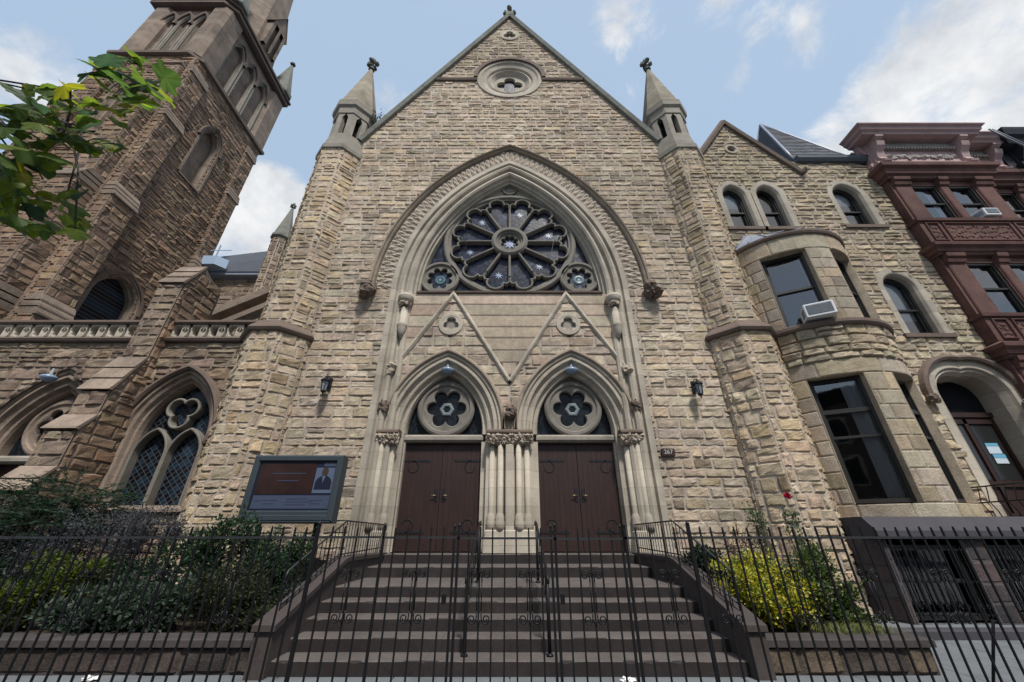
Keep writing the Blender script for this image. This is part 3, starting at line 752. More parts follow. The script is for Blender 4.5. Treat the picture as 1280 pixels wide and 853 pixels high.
# ---- octagonal turrets flanking the front
def octa(cx, cy, A):
    r_ = A / cos(pi / 8)
    return [(cx + r_ * cos(pi / 8 + k * pi / 4), cy + r_ * sin(pi / 8 + k * pi / 4)) for k in range(8)]
def oct_stones(mb, cx, cy, A, z0, z1, pal, seed, only=None, **kw):
    V = octa(cx, cy, A)
    for k in range(8):
        # facet k runs between vertex k and k+1 ; outward normal angle = (k+1)*45deg
        ang = (k + 1) * 45 % 360
        if only and ang not in only: continue
        L, mp = seg(V[k + 1 if k < 7 else 0], V[k])
        L, mp2 = seg(V[k], V[(k + 1) % 8])
        c = ((V[k][0] + V[(k + 1) % 8][0]) / 2 - cx, (V[k][1] + V[(k + 1) % 8][1]) / 2 - cy)
        t = mp2(0, 0, 1); b = mp2(0, 0, 0)
        if (t[0] - b[0]) * c[0] + (t[1] - b[1]) * c[1] < 0: L, mp2 = seg(V[k], V[(k + 1) % 8], -1)
        stones(mb, z0, z1, lambda z, L=L: [(0., L)], mp2, pal, seed=seed + k, **kw)
def oct_prof(mb, cx, cy, prof, rot=pi / 8): mb.lathe([(r_ / cos(pi / 8), z) for r_, z in prof], cx, cy, 8, sm=False, rot=rot)
for sx in (-1, 1):
    cx = sx * 7.63; cx2 = sx * 7.55; cy, cy2 = 11.3, 11.35
    mb = MB(); oct_stones(mb, cx, cy, 1.04, 0, 7.4, PAL['pier'], 20 + 40 * sx, (180, 225, 270, 315, 0), hr=(.22, .42), lr=(.3, .6), amp=.036, nx=6, ny=6)
    oct_stones(mb, cx2, cy2, .92, 7.55, 16.35, PAL['pier'], 60 + 40 * sx, (180, 225, 270, 315, 0, 135, 45, 90), hr=(.22, .36), lr=(.3, .6), amp=.034, nx=5, ny=5)
    T = mb.build('turret', M['rock'], church)
    mb = MB(); oct_prof(mb, cx, cy, [(1.02, 7.28), (1.14, 7.34), (1.18, 7.42), (1.14, 7.5), (1.0, 7.66), (.9, 7.8)]); mb.build('turret_band', M['brown'], T)
    mb = MB(); oct_prof(mb, cx2, cy2, [(.9, 16.3), (1.0, 16.36), (1.02, 16.56), (.95, 16.6), (.95, 16.85), (.9, 16.9), (.9, 17.15), (.86, 17.2), (.86, 17.5), (.8, 17.56)])
    V = octa(cx2, cy2, .8)
    for k in range(8):      # belfry stage: piers between slit openings
        p, q = Vector(V[k]), Vector(V[(k + 1) % 8]); c = Vector((cx2, cy2))
        for f0, f1 in ((0, .3), (.7, 1)):
            a, b = p.lerp(q, f0), p.lerp(q, f1); ai, bi = a.lerp(c, .3), b.lerp(c, .3)
            mb.prismz([tuple(a), tuple(b), tuple(bi), tuple(ai)], 17.5, 19.02)
        def P(f, z, dep=0.): v = p.lerp(q, f).lerp(c, dep); return (v.x, v.y, z)
        mb.poly([P(.3, 18.75), P(.5, 19.02), P(.3, 19.02)]); mb.poly([P(.7, 18.75), P(.7, 19.02), P(.5, 19.02)])
    oct_prof(mb, cx2, cy2, [(.78, 19.0), (.84, 19.02), (.86, 19.4), (.95, 19.5), (.97, 19.75), (.93, 19.8)])
    pn = mb.build('turret_belfry', M['greytrim'], church)
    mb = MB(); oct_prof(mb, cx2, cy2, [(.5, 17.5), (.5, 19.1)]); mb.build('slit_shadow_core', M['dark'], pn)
    mb = MB()
    rings_ = 12
    oct_prof(mb, cx2, cy2, [(.97, 19.74), (.97, 19.84)] + [(.9 - .84 * k / rings_, 19.9 + 4.4 * k / rings_) for k in range(rings_ + 1)])
    sp = mb.build('pinnacle_spire', M['spire'], church)
    mb = MB(); cross_finial(mb, cx2, cy2, 24.25, .85); mb.build('finial', M['coping'], sp)

# ---- north aisle on the left: wall, window, portal, balustrade, buttress
AWC, AWA, AWH, AWZ = -10.05, 1.0, 1.65, 4.25
APX = -14.0
def iv_aisle(z):
    iv = [(-17.2, -8.3)]
    if 2.3 < z:
        w = arch_half(AWA, AWH, .36, z - AWZ)
        if w > 0: iv = sub(iv, AWC - w, AWC + w)
    w = arch_half(PA, PH, .55, z - (PZ - .62))
    if w > 0: iv = sub(iv, APX - w, APX + w)
    return iv
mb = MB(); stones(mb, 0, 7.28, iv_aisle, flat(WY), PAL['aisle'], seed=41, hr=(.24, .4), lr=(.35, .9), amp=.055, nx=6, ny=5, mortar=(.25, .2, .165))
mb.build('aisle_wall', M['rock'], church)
mb = MB(); sweep_arch(mb, AWA, AWH, [(.38, 11.02), (.36, 10.93), (.27, 10.93), (.24, 11.02), (.2, 11.0), (.14, 11.04), (.1, 11.15), (.04, 11.17), (0, 11.3), (0, 11.5)], AWC, AWZ, 2.32, 20)
mb.prismx([(10.86, 2.26), (11.0, 2.36), (11.5, 2.4), (11.5, 2.2), (10.86, 2.2)], AWC - 1.4, AWC + 1.4)
W = mb.build('aisle_window', M['towertrim'], church)
mb = MB(); sweep_arch(mb, AWA, AWH, [(.36, 11.03), (.36, 10.86), (.42, 10.8), (.5, 10.82), (.54, 11.03)], AWC, AWZ, 4.2, 20); mb.build('window_hood', M['brown'], W)
mb = MB()
for sg in (-1, 1):
    mb = MB()
    for k in range(7): mb.lump((AWC + sg * 1.45 + rnd.uniform(-.08, .08), 10.85 + rnd.uniform(-.06, .05), 4.12 + rnd.uniform(-.1, .1)), .1, k, 8, .5)
    mb.build('hood_stop', M['brown'], W)
mb = MB()
for sg in (-1, 1):
    mb.bar([(AWC + sg * .04, 2.36), (AWC + sg * .04, 3.9)] if False else [(x, z) for x, z in arch_path(.46, .72, .02, 10, AWC + sg * .5, 3.75, 2.36)], .075, 11.2, 11.5)
ft = star_fn(.5, 3, .42, pi / 2)
mb.bar([(AWC + ft(2 * pi * k / 60) * cos(2 * pi * k / 60), 5.02 + ft(2 * pi * k / 60) * sin(2 * pi * k / 60)) for k in range(60)], .08, 11.2, 11.5, closed=True)
mb.build('tracery', M['tracery'], W)
mb = MB(); arch_fill(mb, AWA, AWH, AWC, AWZ, 2.34, 11.46, .01, 18); mb.build('lattice_glass', M['lattice'], W)
# left portal: same design, lower threshold
portal(APX, church, 0., -.62, 'brown', 'towertrim', 'towertrim')
door_pair(APX, church, .06, -.62)
mb = MB()
for sg in (-1, 1):
    xs = sorted((APX + sg * 1.14, APX + sg * 1.72)); mb.box(xs[0], xs[1], 11.1, 11.75, 0, 3.72)
mb.build('aisle_jamb', M['towertrim'], church)
for sg in (-1, 1): shaft(APX + sg * 1.42, 11.02, church, .08, -.62); capitals([APX + sg * 1.42], 11.06, church, -.62, 9 + sg)
# balustrade
for x0, x1 in ((-17.2, -12.15), (-11.25, -8.2)):
    mb = MB()
    mb.prismx([(11.05, 7.28), (10.86, 7.3), (10.82, 7.38), (10.9, 7.46), (11.05, 7.48)], x0, x1); mb.box(x0, x1, 10.98, 11.22, 7.4, 7.5)
    B = mb.build('balustrade_sill', M['brown'], church)
    mb = MB(); n = round((x1 - x0) / .62); w = (x1 - x0) / n
    for k in range(n):
        cx = x0 + (k + .5) * w
        mb.ringplate(cx - .1, 7.73, rectfn(w * .64, .46), star_fn(.218, 3, .36, pi / 2), 10.96, 11.16, 48, .015)
        mb.ringplate(cx + w * .32 - .1, 7.73, rectfn(w * .36 - .004, .46), circ(.088), 10.962, 11.158, 24, .012)
    mb.build('pierced_panel', M['trim'], B)
    mb = MB(); mb.prismx([(10.9, 7.96), (10.86, 8.0), (10.86, 8.06), (10.94, 8.12), (11.2, 8.12), (11.24, 8.0), (11.2, 7.96)], x0, x1); mb.build('top_rail', M['brown'], B)
# aisle roof behind the balustrade
mb = MB(); mb.quad((-18, 11.3, 7.3), (-6.8, 11.3, 7.3), (-6.8, 22, 8.6), (-18, 22, 8.6)); mb.build('aisle_roof', M['slate'], church)
# stepped buttress between window and portal
mb = MB(); bx0, bx1 = -12.1, -11.28
prof = [(9.35, 0), (9.35, 2.55), (9.75, 3.15), (9.75, 4.1), (10.05, 4.55), (10.05, 5.3), (10.62, 6.55), (10.62, 9.4), (11.15, 10.5), (12.2, 10.0), (12.2, 0)]
mb.col = (.2, .16, .13)
a = [mb.vert((bx0 + .03, y, z)) for y, z in prof]; b = [mb.vert((bx1 - .03, y, z)) for y, z in prof]; mb.face(a); mb.face(b[::-1])
for (y, z0, z1) in ((9.35, 0, 2.5), (9.75, 3.15, 4.06), (10.05, 4.55, 5.26), (10.62, 6.6, 9.36)):
    stones(mb, z0, z1, lambda z: [(bx0, bx1)], flat(y), PAL['aisle'], seed=int(y * 10), hr=(.26, .4), lr=(.35, .6), amp=.05, nx=4, ny=4, mortar=(.25, .2, .165))
def front_y(z):
    for (y0, z0), (y1, z1) in zip(prof, prof[1:8]):
        if z0 <= z <= z1: return y0 + (y1 - y0) * ((z - z0) / (z1 - z0) if z1 > z0 else 0)
    return 10.62 + (z - 9.4) * .48
stones(mb, 0, 10.2, lambda z: [(front_y(z) + .03, 12.1)], lambda u, v, d: (bx1 + d, u, v), PAL['tower'], seed=77, hr=(.26, .4), lr=(.4, .8), amp=.04, nx=3, ny=3, mortar=(.2, .16, .14))
stones(mb, 0, 10.2, lambda z: [(front_y(z) + .03, 12.1)], lambda u, v, d: (bx0 - d, u, v), PAL['tower'], seed=78, hr=(.26, .4), lr=(.4, .8), amp=.04, nx=3, ny=3, mortar=(.2, .16, .14))
BT = mb.build('buttress', M['rock'], church)
mb = MB()
for (y0, z0), (y1, z1) in ((prof[1], prof[2]), (prof[3], prof[4]), (prof[5], prof[6]), (prof[7], prof[8])):
    mb = MB(); n = max(1, round(sqrt((y1 - y0) ** 2 + (z1 - z0) ** 2) / .42)); d = Vector((y1 - y0, z1 - z0)).normalized(); nn = Vector((-d.y, d.x))
    for k in range(n):
        p = Vector((y0, z0)).lerp(Vector((y1, z1)), k / n); q = Vector((y0, z0)).lerp(Vector((y1, z1)), (k + 1) / n)
        p2, q2 = p + nn * .09 - d * .04, q + nn * .05
        mb.prismx([tuple(p), tuple(p2), tuple(q2), tuple(q)], bx0 - .05, bx1 + .05)
    mb.build('weathering', M['towertrim'], BT)
# flying buttress to the clerestory, and the range behind
mb = MB()
for z0, t in ((10.9, .5), (9.9, .34)):
    mb = MB(); mb.prism([(-18.2, z0), (-12.0, z0 + 3.5), (-12.0, z0 + 3.5 + t), (-18.2, z0 + t)], 17.2, 17.8); mb.build('flying_buttress', M['towertrim'], church)
mb = MB(); stones(mb, 7, 16.35, lambda z: [(-19.5, -9.2)], flat(19.6), PAL['aisle'], seed=90, amp=.04, nx=3, ny=2, mortar=(.25, .2, .165), hr=(.28, .4), lr=(.4, .9)); mb.build('clerestory_wall', M['rock'], church)
mb = MB(); mb.prismx([(19.6, 16.3), (19.2, 16.4), (19.2, 16.65), (19.6, 16.65)], -19.5, -9.2); mb.build('eaves_gutter', M['metalroof'], church)
mb = MB(); mb.quad((-20.5, 19.15, 16.6), (-9.2, 19.15, 16.6), (-9.2, 22.2, 22.4), (-20.5, 20.8, 19.2)); mb.build('clerestory_roof', M['slate'], church)
mb = MB(); mb.box(-15.4, -14.6, 18.9, 20.2, 7, 16.2); oct_stones(mb, -15.0, 18.8, .45, 8, 18.9, PAL['aisle'], 95, amp=.04, nx=3, ny=2, hr=(.3, .4))
TT = mb.build('stair_turret', M['rock'], church)
mb = MB(); oct_prof(mb, -15.0, 18.8, [(.46, 18.8), (.58, 18.9), (.58, 19.05), (.53, 19.1), (.07, 21.7)]); mb.build('turret_cap', M['coping'], TT)
mb = MB(); cross_finial(mb, -15.0, 18.8, 21.6, .55); mb.build('finial', M['coping'], TT)

# ================================================================== BELL TOWER
tower = thing('bell_tower', 'tall dark brown stone bell tower with spire, left of the church front', 'tower', (-22.1, 15.8, 0))
TX0, TX1, TY0, TY1 = -24.75, -19.55, 12.55, 19.2
def lanc(iv, c, a, h, zs, z0, z):
    if z < z0: return iv
    w = arch_half(a, h, .1, z - zs)
    return sub(iv, c - w, c + w) if w > 0 else iv
mortT = (.27, .225, .19)
mb = MB()
kw = dict(hr=(.26, .42), lr=(.4, .95), amp=.055, nx=3, ny=3, mortar=mortT)
TCY = 15.9
def iv_tr(z):
    iv = [(TY0, TY1)]
    iv = lanc(iv, 15.75, .52, 1.1, 24.2, 20.8, z)
    iv = lanc(iv, 15.5, .95, 1.3, 11.9, 8.6, z)
    return iv
stones(mb, 0, 28.2, iv_tr, lambda u, v, d: (TX1 + d, u, v), PAL['tower'], seed=101, **kw)
stones(mb, 0, 28.2, lambda z: lanc([(TX0, TX1)], -22.1, .52, 1.1, 24.2, 20.8, z), flat(TY0), PAL['tower'], seed=102, **kw)
mb.quad((TX0, TY0, 0), (TX0, TY1, 0), (TX0, TY1, 35), (TX0, TY0, 35)); mb.quad((TX0, TY1, 0), (TX1, TY1, 0), (TX1, TY1, 35), (TX0, TY1, 35))
mb.build('tower_wall', M['rock'], tower)
# lancets of the shaft
def lancet(mp, c, a, h, zs, z0, nm, glass='dark'):
    mb = MB(); sweep_arch(mb, a, h, [(.34, .02), (.33, -.1), (.22, -.1), (.18, .0), (.1, .04), (.06, .16), (0, .2), (0, .5)], c, zs, z0, 14, mp=mp)
    mb.grid([[mp(c - a - .3, y, z) for y, z in ((-.12, z0 - .16), (-.12, z0 - .06), (.3, z0 + .08))], [mp(c + a + .3, y, z) for y, z in ((-.12, z0 - .16), (-.12, z0 - .06), (.3, z0 + .08))]])
    o = mb.build(nm, M['towertrim'], tower)
    mb = MB(); sweep_arch(mb, a, h, [(.3, .02), (.3, -.16), (.42, -.18), (.46, .02)], c, zs, zs - .1, 14, mp=mp); mb.build('lancet_hood', M['brown'], o)
    mb = MB(); mb.poly([mp(x, .42, z) for x, z in arch_path(a, h, 0, 12, c, zs, z0)]); mb.build('louvre' if glass == 'towertrim' else 'glass', M[glass], o)
    return o
mpR = lambda u, y, v: (TX1 - y, u, v)
mpF = lambda u, y, v: (u, TY0 + y, v)
lancet(mpR, 15.75, .52, 1.1, 24.2, 20.8, 'lancet_window', 'towertrim'); lancet(mpF, -22.1, .52, 1.1, 24.2, 20.8, 'lancet_window', 'towertrim')
lancet(mpR, 15.5, .95, 1.3, 11.9, 8.6, 'tower_window', 'lattice')
# belfry: corner piers, three lancets each side, strings
for x in (TX0, TX1 - 1.15):
    for y in (TY0, TY1 - 1.2): mb = MB(); mb.bbox(x - .08, x + 1.23, y - .08, y + 1.28, 28.5, 34.7, .26); mb.build('belfry_pier', M['towertrim'], tower)
def belfry(mp, c, half, nm):
    mb = MB(); zs, z0 = 32.4, 28.9; a = half / 3 - .2
    cs = [c - half * 2 / 3, c, c + half * 2 / 3]
    n = 60
    for k in range(n):        # wall with three arched openings, cut in upright strips
        u0, u1 = c - half + 2 * half * k / n, c - half + 2 * half * (k + 1) / n
        def top(u):
            for q in cs:
                if abs(u - q) < a: 
                    R = arch_R(a, 1.1); return zs + sqrt(max(0, R * R - (abs(u - q) + R - a) ** 2))
            return None
        um = (u0 + u1) / 2; t = top(um)
        if t is None: mb.quad(mp(u0, .18, 28.5), mp(u1, .18, 28.5), mp(u1, .18, 34.6), mp(u0, .18, 34.6))
        else:
            ta, tb = top(u0 + 1e-3) or t, top(u1 - 1e-3) or t
            mb.quad(mp(u0, .18, ta), mp(u1, .18, tb), mp(u1, .18, 34.6), mp(u0, .18, 34.6)); mb.quad(mp(u0, .18, ta), mp(u1, .18, tb), mp(u1, .8, tb), mp(u0, .8, ta))
    B = mb.build(nm, M['towertrim'], tower)
    mb = MB()
    for q in cs: sweep_arch(mb, a, 1.1, [(.16, .2), (.15, .1), (.06, .1), (.03, .2), (0, .3), (0, .75)], q, zs, z0, 10, mp=mp)
    mb.build('belfry_arch', M['greytrim'], B)
    mb = MB()
    for q in cs: sweep_arch(mb, a, 1.1, [(.16, .18), (.16, -.02), (.3, -.04), (.34, .18)], q, zs, zs + .15, 10, mp=mp)
    mb.build('belfry_hood', M['brown'], B)
    mb = MB()
    for q in cs:
        for k in range(9):
            z = 29.0 + k * .45; mb.quad(mp(q - a, .42, z), mp(q + a, .42, z), mp(q + a, .36, z + .43), mp(q - a, .36, z + .43))
    mb.quad(mp(c - half, .46, 28.5), mp(c + half, .46, 28.5), mp(c + half, .46, 34), mp(c - half, .46, 34))
    mb.build('louvre', M['towertrim'], B)
belfry(mpF, (TX0 + TX1) / 2, 1.62, 'belfry_opening'); belfry(mpR, TCY, 2.0, 'belfry_opening')
def band(mb, e, z0, z1, ch=.08):
    P = lambda q: [(TX0 - q, TY0 - q), (TX1 - .5 + q * .6, TY0 - q), (TX1 + q, TY0 + .5 - q * .6), (TX1 + q, TY1 + q), (TX0 - q, TY1 + q)]
    rows = [[(x, y, z) for x, y in P(q)] for q, z in ((e * .3, z0), (e, z0 + ch), (e, z1 - ch), (.02, z1))]
    ids = mb.grid(rows, closed=True); mb.face(ids[-1]); mb.face(ids[0][::-1])
mb = MB(); band(mb, .22, 28.15, 28.55); mb.build('belfry_string', M['brown'], tower)
mb = MB(); band(mb, .3, 34.55, 34.95); band(mb, .4, 34.95, 35.3); mb.build('tower_cornice', M['brown'], tower)
# angle buttresses, stepped
def tbutt(face, c, w, name='angle_buttress', f=1.):
    mb = MB(); st = [(1.3 * f, 0, 9.5), (.95 * f, 10.4, 16.2), (.6 * f, 17.0, 22.5), (.28 * f, 23.2, 26.8)]
    for i, (p, z0, z1) in enumerate(st):
        nxt = st[i + 1] if i + 1 < 4 else (0.02, z1 + .7, 0)
        if face == 'F':
            L = [seg((c - w, TY0 - p), (c + w, TY0 - p)), seg((c + w, TY0 - p), (c + w, TY0)), seg((c - w, TY0), (c - w, TY0 - p))]
        else:
            L = [seg((TX1 + p, c - w), (TX1 + p, c + w)), seg((TX1, c - w), (TX1 + p, c - w)), seg((TX1 + p, c + w), (TX1, c + w))]
        for j, (ln, mp) in enumerate(L): stones(mb, z0, z1, lambda z: [(0.01, ln - .01)], mp, PAL['tower'], seed=200 + i * 5 + j + int(c * 3), hr=(.28, .42), lr=(.4, .7), amp=.045, nx=3, ny=2, mortar=mortT)
    mb.col = (.2, .16, .13); pr = []
    for p, z0, z1 in st: pr += [(p - .04, z0), (p - .04, z1 + .1)]
    pr = [(-.05, 0)] + pr + [(-.05, 27.4)]
    if face == 'F': mb.prismx([(TY0 - a, z) for a, z in pr], c - w + .03, c + w - .03)
    else: mb.prism([(TX1 + a, z) for a, z in pr], c - w + .03, c + w - .03)
    B = mb.build(name, M['rock'], tower)
    mb = MB()
    for i, (p, z0, z1) in enumerate(st):
        pn, zn = (st[i + 1][0], st[i + 1][1]) if i < 3 else (0.0, z1 + .7)
        n = 3; mb = MB()
        for k in range(n):
            a0, a1 = p + .1 - (p - pn) * k / n, p + .1 - (p - pn) * (k + 1) / n; q0, q1 = z1 + (zn - z1) * k / n, z1 + (zn - z1) * (k + 1) / n
            pr = [(a0, q0 - .06), (a0, q0 + .02), (a1 - .04, q1), (-.02, q1), (-.02, q0 - .06)]
            if face == 'F': mb.prismx([(TY0 - a, z) for a, z in pr], c - w - .05, c + w + .05)
            else: mb.prism([(TX1 + a, z) for a, z in pr], c - w - .05, c + w + .05)
        mb.build('weathering', M['towertrim'], B)
tbutt('F', TX1 - .75, .65); tbutt('F', TX0 + .75, .65); tbutt('R', TY0 + .7, .6, f=.62); tbutt('R', TY1 - .6, .5, f=.4)
# corner pinnacles and spire
for x in (TX0 + .35, TX1 - .35):
    for y in (TY0 + .35, TY1 - .35):
        mb = MB(); oct_prof(mb, x, y, [(.85, 35.3), (.88, 35.4), (.88, 35.7), (.78, 35.85), (.1, 39.8), (.05, 39.9)]); P_ = mb.build('corner_pinnacle', M['coping'], tower)
        mb = MB(); mb.lump((x, y, 40.1), .22, 3, 8, .2); mb.build('finial', M['blackmetal'], P_)
mb = MB(); scx, scy = (TX0 + TX1) / 2, TCY
oct_prof(mb, scx, scy, [(2.75, 35.3)])  if False else None
mb.lathe([(r_ / cos(pi / 8), z) for r_, z in ((2.7, 35.2), (2.65, 36.0), (1.3, 51.0), (.1, 64.5))], scx, scy, 8, sm=False, rot=pi / 8)
SP = mb.build('spire', M['towertrim'], tower)
mb = MB()
for ang in (0, 3 * pi / 2):       # lucarnes
    d = Vector((cos(ang), sin(ang))); t = Vector((-d.y, d.x)); base = Vector((scx, scy)) + d * 2.95
    def Q(u, dep, z): v = base + t * u - d * dep; return (v.x, v.y, z)
    for u0, u1 in ((-.75, -.48), (-.12, .12), (.48, .75)): mb.grid([[Q(u0, 0, z), Q(u1, 0, z), Q(u1, .3, z)] for z in (36.0, 39.2)])
    mb.poly([Q(-.75, 0, 39.2), Q(.75, 0, 39.2), Q(0, 0, 41.2)])
    for s_ in (-1, 1): mb.quad(Q(s_ * .75, 0, 36), Q(s_ * .75, 1.6, 36), Q(s_ * .75, 1.6, 39.2), Q(s_ * .75, 0, 39.2)); mb.quad(Q(s_ * .9, -.1, 39.0), Q(s_ * .9, 1.9, 39.0), Q(0, 1.9, 41.3), Q(0, -.1, 41.3))
    mb.quad(Q(-.75, .3, 36), Q(.75, .3, 36), Q(.75, .3, 39.2), Q(-.75, .3, 39.2))
mb.build('lucarne', M['towertrim'], SP)

# ================================================================== sash windows
def sash(par, x0, x1, z0, z1, Y, surround='trim', apex=0., mp=None, sill='brown', trim_w=.3, dep=.22, curtain=None, blind=None, nm='window', deep=.5, wall_hole=True, seed=0):
    """double-hung window in a dressed opening; x,z in the wall plane Y; returns the window object"""
    mp = mp or (lambda x, y, z: (x, y, z)); c = (x0 + x1) / 2; a = (x1 - x0) / 2
    mb = MB()
    if surround:
        pr = [(trim_w, Y + .03), (trim_w - .01, Y - .035), (.1, Y - .035), (.06, Y - .02), (0, Y + .06), (0, Y + dep + .06)]
        if apex: sweep_arch(mb, a, apex, pr, c, z1, z0, 12, mp=mp)
        else:
            rows = [[mp(x, y, z) for x, z in ((x0 - d, z0), (x0 - d, z1 + d), (x1 + d, z1 + d), (x1 + d, z0))] for d, y in pr]
            mb.grid(rows)
    W = mb.build(nm, M[surround] if surround else M['blackframe'], par)
    yf = Y + dep
    def bx(m_, X0, X1, Y0, Y1, Z0, Z1):
        k = len(m_.v); m_.box(X0, X1, Y0, Y1, Z0, Z1)
        for i in range(k, len(m_.v)): m_.v[i] = mp(*m_.v[i])
    mb = MB(); fw = .075; zm = (z0 + z1 + apex * .5) / 2
    bx(mb, x0 - .01, x0 + fw, yf, yf + .12, z0, z1 + (.02 if apex else 0)); bx(mb, x1 - fw, x1 + .01, yf, yf + .12, z0, z1 + (.02 if apex else 0))
    bx(mb, x0 + fw, x1 - fw, yf, yf + .12, z0, z0 + .1)
    if apex:
        sweep_arch(mb, a, apex, [(.01, yf), (-fw, yf), (-fw, yf + .12)], c, z1, None, 10, mp=mp)
        mb.grid([[mp(x, yf + .02, z) for x, z in arch_path(a, apex, -.04, 10, c, z1)], [mp(x, yf + .02, z1 - .0) for x, z in arch_path(a, apex, -.04, 10, c, z1)]]) if False else None
    else: bx(mb, x0 + fw, x1 - fw, yf, yf + .12, z1 - .08, z1)
    bx(mb, x0 + fw, x1 - fw, yf + .02, yf + .11, zm - .035, zm + .035)
    for X in (x0 + fw, x1 - fw - .035):    # inner sash stiles
        bx(mb, X, X + .035, yf + .06, yf + .13, z0 + .1, z1 + apex * .3)
    sub_o = mb.build('frame', M['blackframe']); sub_o.parent = W
    mb = MB()
    if apex: mb.poly([mp(x, yf + .1, z) for x, z in arch_path(a, apex, -.02, 10, c, z1, z0 + .02)])
    else: mb.poly([mp(x, yf + .1, z) for x, z in ((x0 + .02, z0 + .02), (x1 - .02, z0 + .02), (x1 - .02, z1 - .02), (x0 + .02, z1 - .02))])
    P0 = [Vector(mb.v[i]) for i in mb.f[0][:3]]; outw = Vector(mp(0, -1, 0)) - Vector(mp(0, 0, 0))
    ctr_ = sum((Vector(q) for q in mb.v), Vector()) / len(mb.v); nn_ = sum(((Vector(mb.v[mb.f[0][i]]) - ctr_).cross(Vector(mb.v[mb.f[0][(i + 1) % len(mb.f[0])]]) - ctr_) for i in range(len(mb.f[0]))), Vector())
    if nn_.dot(outw) < 0: mb.f[0] = mb.f[0][::-1]
    sub_o = mb.build('pane', M['glass']); sub_o.parent = W
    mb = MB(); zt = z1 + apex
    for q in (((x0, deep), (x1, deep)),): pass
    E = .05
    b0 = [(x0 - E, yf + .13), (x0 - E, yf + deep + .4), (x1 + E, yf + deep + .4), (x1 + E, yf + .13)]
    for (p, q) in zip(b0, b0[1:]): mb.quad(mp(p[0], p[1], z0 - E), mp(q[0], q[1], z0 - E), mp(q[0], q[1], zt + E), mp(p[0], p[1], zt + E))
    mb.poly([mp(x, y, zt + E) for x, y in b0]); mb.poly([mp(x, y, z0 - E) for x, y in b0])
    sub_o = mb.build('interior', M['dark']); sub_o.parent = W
    if curtain or blind:
        mb = MB(); R1 = random.Random(seed)
        if curtain:
            for u0, u1 in curtain:
                X0, X1 = x0 + (x1 - x0) * u0, x0 + (x1 - x0) * u1; n = 16
                rows = [[mp(X0 + (X1 - X0) * k / n, yf + .24 + .025 * sin(k * 2.1 + j * .2), z0 + .05 + (z1 + apex * .4 - z0) * j / 4) for k in range(n + 1)] for j in range(5)]
                mb.grid(rows, sm=True)
        if blind:
            zb = z0 + (zt - z0) * blind
            bx(mb, x0 + .05, x1 - .05, yf + .2, yf + .21, zb, zt - .02)
        sub_o = mb.build('curtain', M['curtain']); sub_o.parent = W
    if sill:
        mb = MB(); bx(mb, x0 - trim_w * 1.1, x1 + trim_w * 1.1, Y - .1, Y + dep + .1, z0 - .14, z0 + .0)
        sub_o = mb.build('sill', M[sill]); sub_o.parent = W
    return W

# ================================================================== PARISH HOUSE
ph = thing('parish_house', 'tan stone parish house with rounded bow window, right of the church', 'house', (12, 11, 0))
BC, BR, BYC = 10.42, 2.267, 12.067
wins = [(8.87, 9.72, 12.35, 14.15, .55), (10.27, 11.12, 12.35, 14.15, .55), (13.45, 14.5, 12.45, 14.15, .6), (13.42, 14.45, 7.6, 9.5, .55)]
def iv_parish(z):
    if z < 16.1: iv = [(8.3, 15.62)]
    else:
        w = (18.9 - z) / 1.415
        iv = [(10.05 - w, 10.05 + w)] if w > 0 else []
    if 2 < z < 10.9: iv = sub(iv, 8.48, 12.38)
    for x0, x1, z0, z1, ap in wins:
        if z > z0 - .02:
            w = arch_half((x1 - x0) / 2, ap, .22, z - z1)
            if w > 0: iv = sub(iv, (x0 + x1) / 2 - w, (x0 + x1) / 2 + w)
    w = arch_half(.95, .62, .3, z - 5.5)
    if z > 2 and w > 0: iv = sub(iv, 14.27 - w, 14.27 + w)
    if abs(z - 17.05) < .16: w = sqrt(.16 ** 2 - (z - 17.05) ** 2); iv = sub(iv, 9.95 - w, 9.95 + w)
    return iv
mb = MB(); stones(mb, 0, 18.85, iv_parish, flat(WY), PAL['parish'], seed=301, hr=(.19, .34), lr=(.3, .8), amp=.044, nx=6, ny=5)
mb.build('front_wall', M['rock'], ph)
# solid behind the wall
mb = MB(); mb.box(8.4, 15.58, 12.3, 22, -.1, 16.0); mb.build('rear_body', M['dark'], ph)
for i, (x0, x1, z0, z1, ap) in enumerate(wins):
    sash(ph, x0, x1, z0, z1, WY, 'trim', ap, curtain=None, blind=(.62, None, .66, .3)[i], seed=i, trim_w=.3)
# gable copings
for sg in (-1, 1):
    mb = MB(); p = (10.05 + sg * (18.95 - 15.45) / 1.415, 15.45) if sg > 0 else (10.05 - (18.95 - 16.3) / 1.415, 16.3); q = (10.05, 18.95); d = Vector((q[0] - p[0], q[1] - p[1])).normalized(); nn = Vector((d.y, -d.x)) * sg
    rows = [[(b[0] + nn.x * o, y, b[1] + nn.y * o) for o, y in ((-.1, 11.04), (-.1, 10.86), (.03, 10.82), (.14, 10.9), (.16, 11.45), (-.1, 11.45))] for b in (p, q)]
    ids = mb.grid(rows, closed=True); mb.face(ids[0]); mb.face(ids[1][::-1]); mb.build('gable_coping', M['brown'], ph)
mb = MB(); ring(mb, 9.95, 17.05, [(.3, 11.02), (.29, 10.94), (.2, 10.94), (.16, 11.0), (.15, 11.25)], 24); o = mb.build('gable_vent', M['trim'], ph)
mb = MB(); mb.poly([(9.95 + .16 * cos(a), 11.2, 17.05 + .16 * sin(a)) for a in A48[::3]]); mb.build('vent_grille', M['dark'], o)
mb = MB()
for k, (x, z) in enumerate([(10.05 + (18.95 - 15.5) / 1.415 + .05, 15.45)]): mb.lump((x, 10.86, z), .17, k, 8, .5)
mb.build('kneeler', M['brown'], ph)
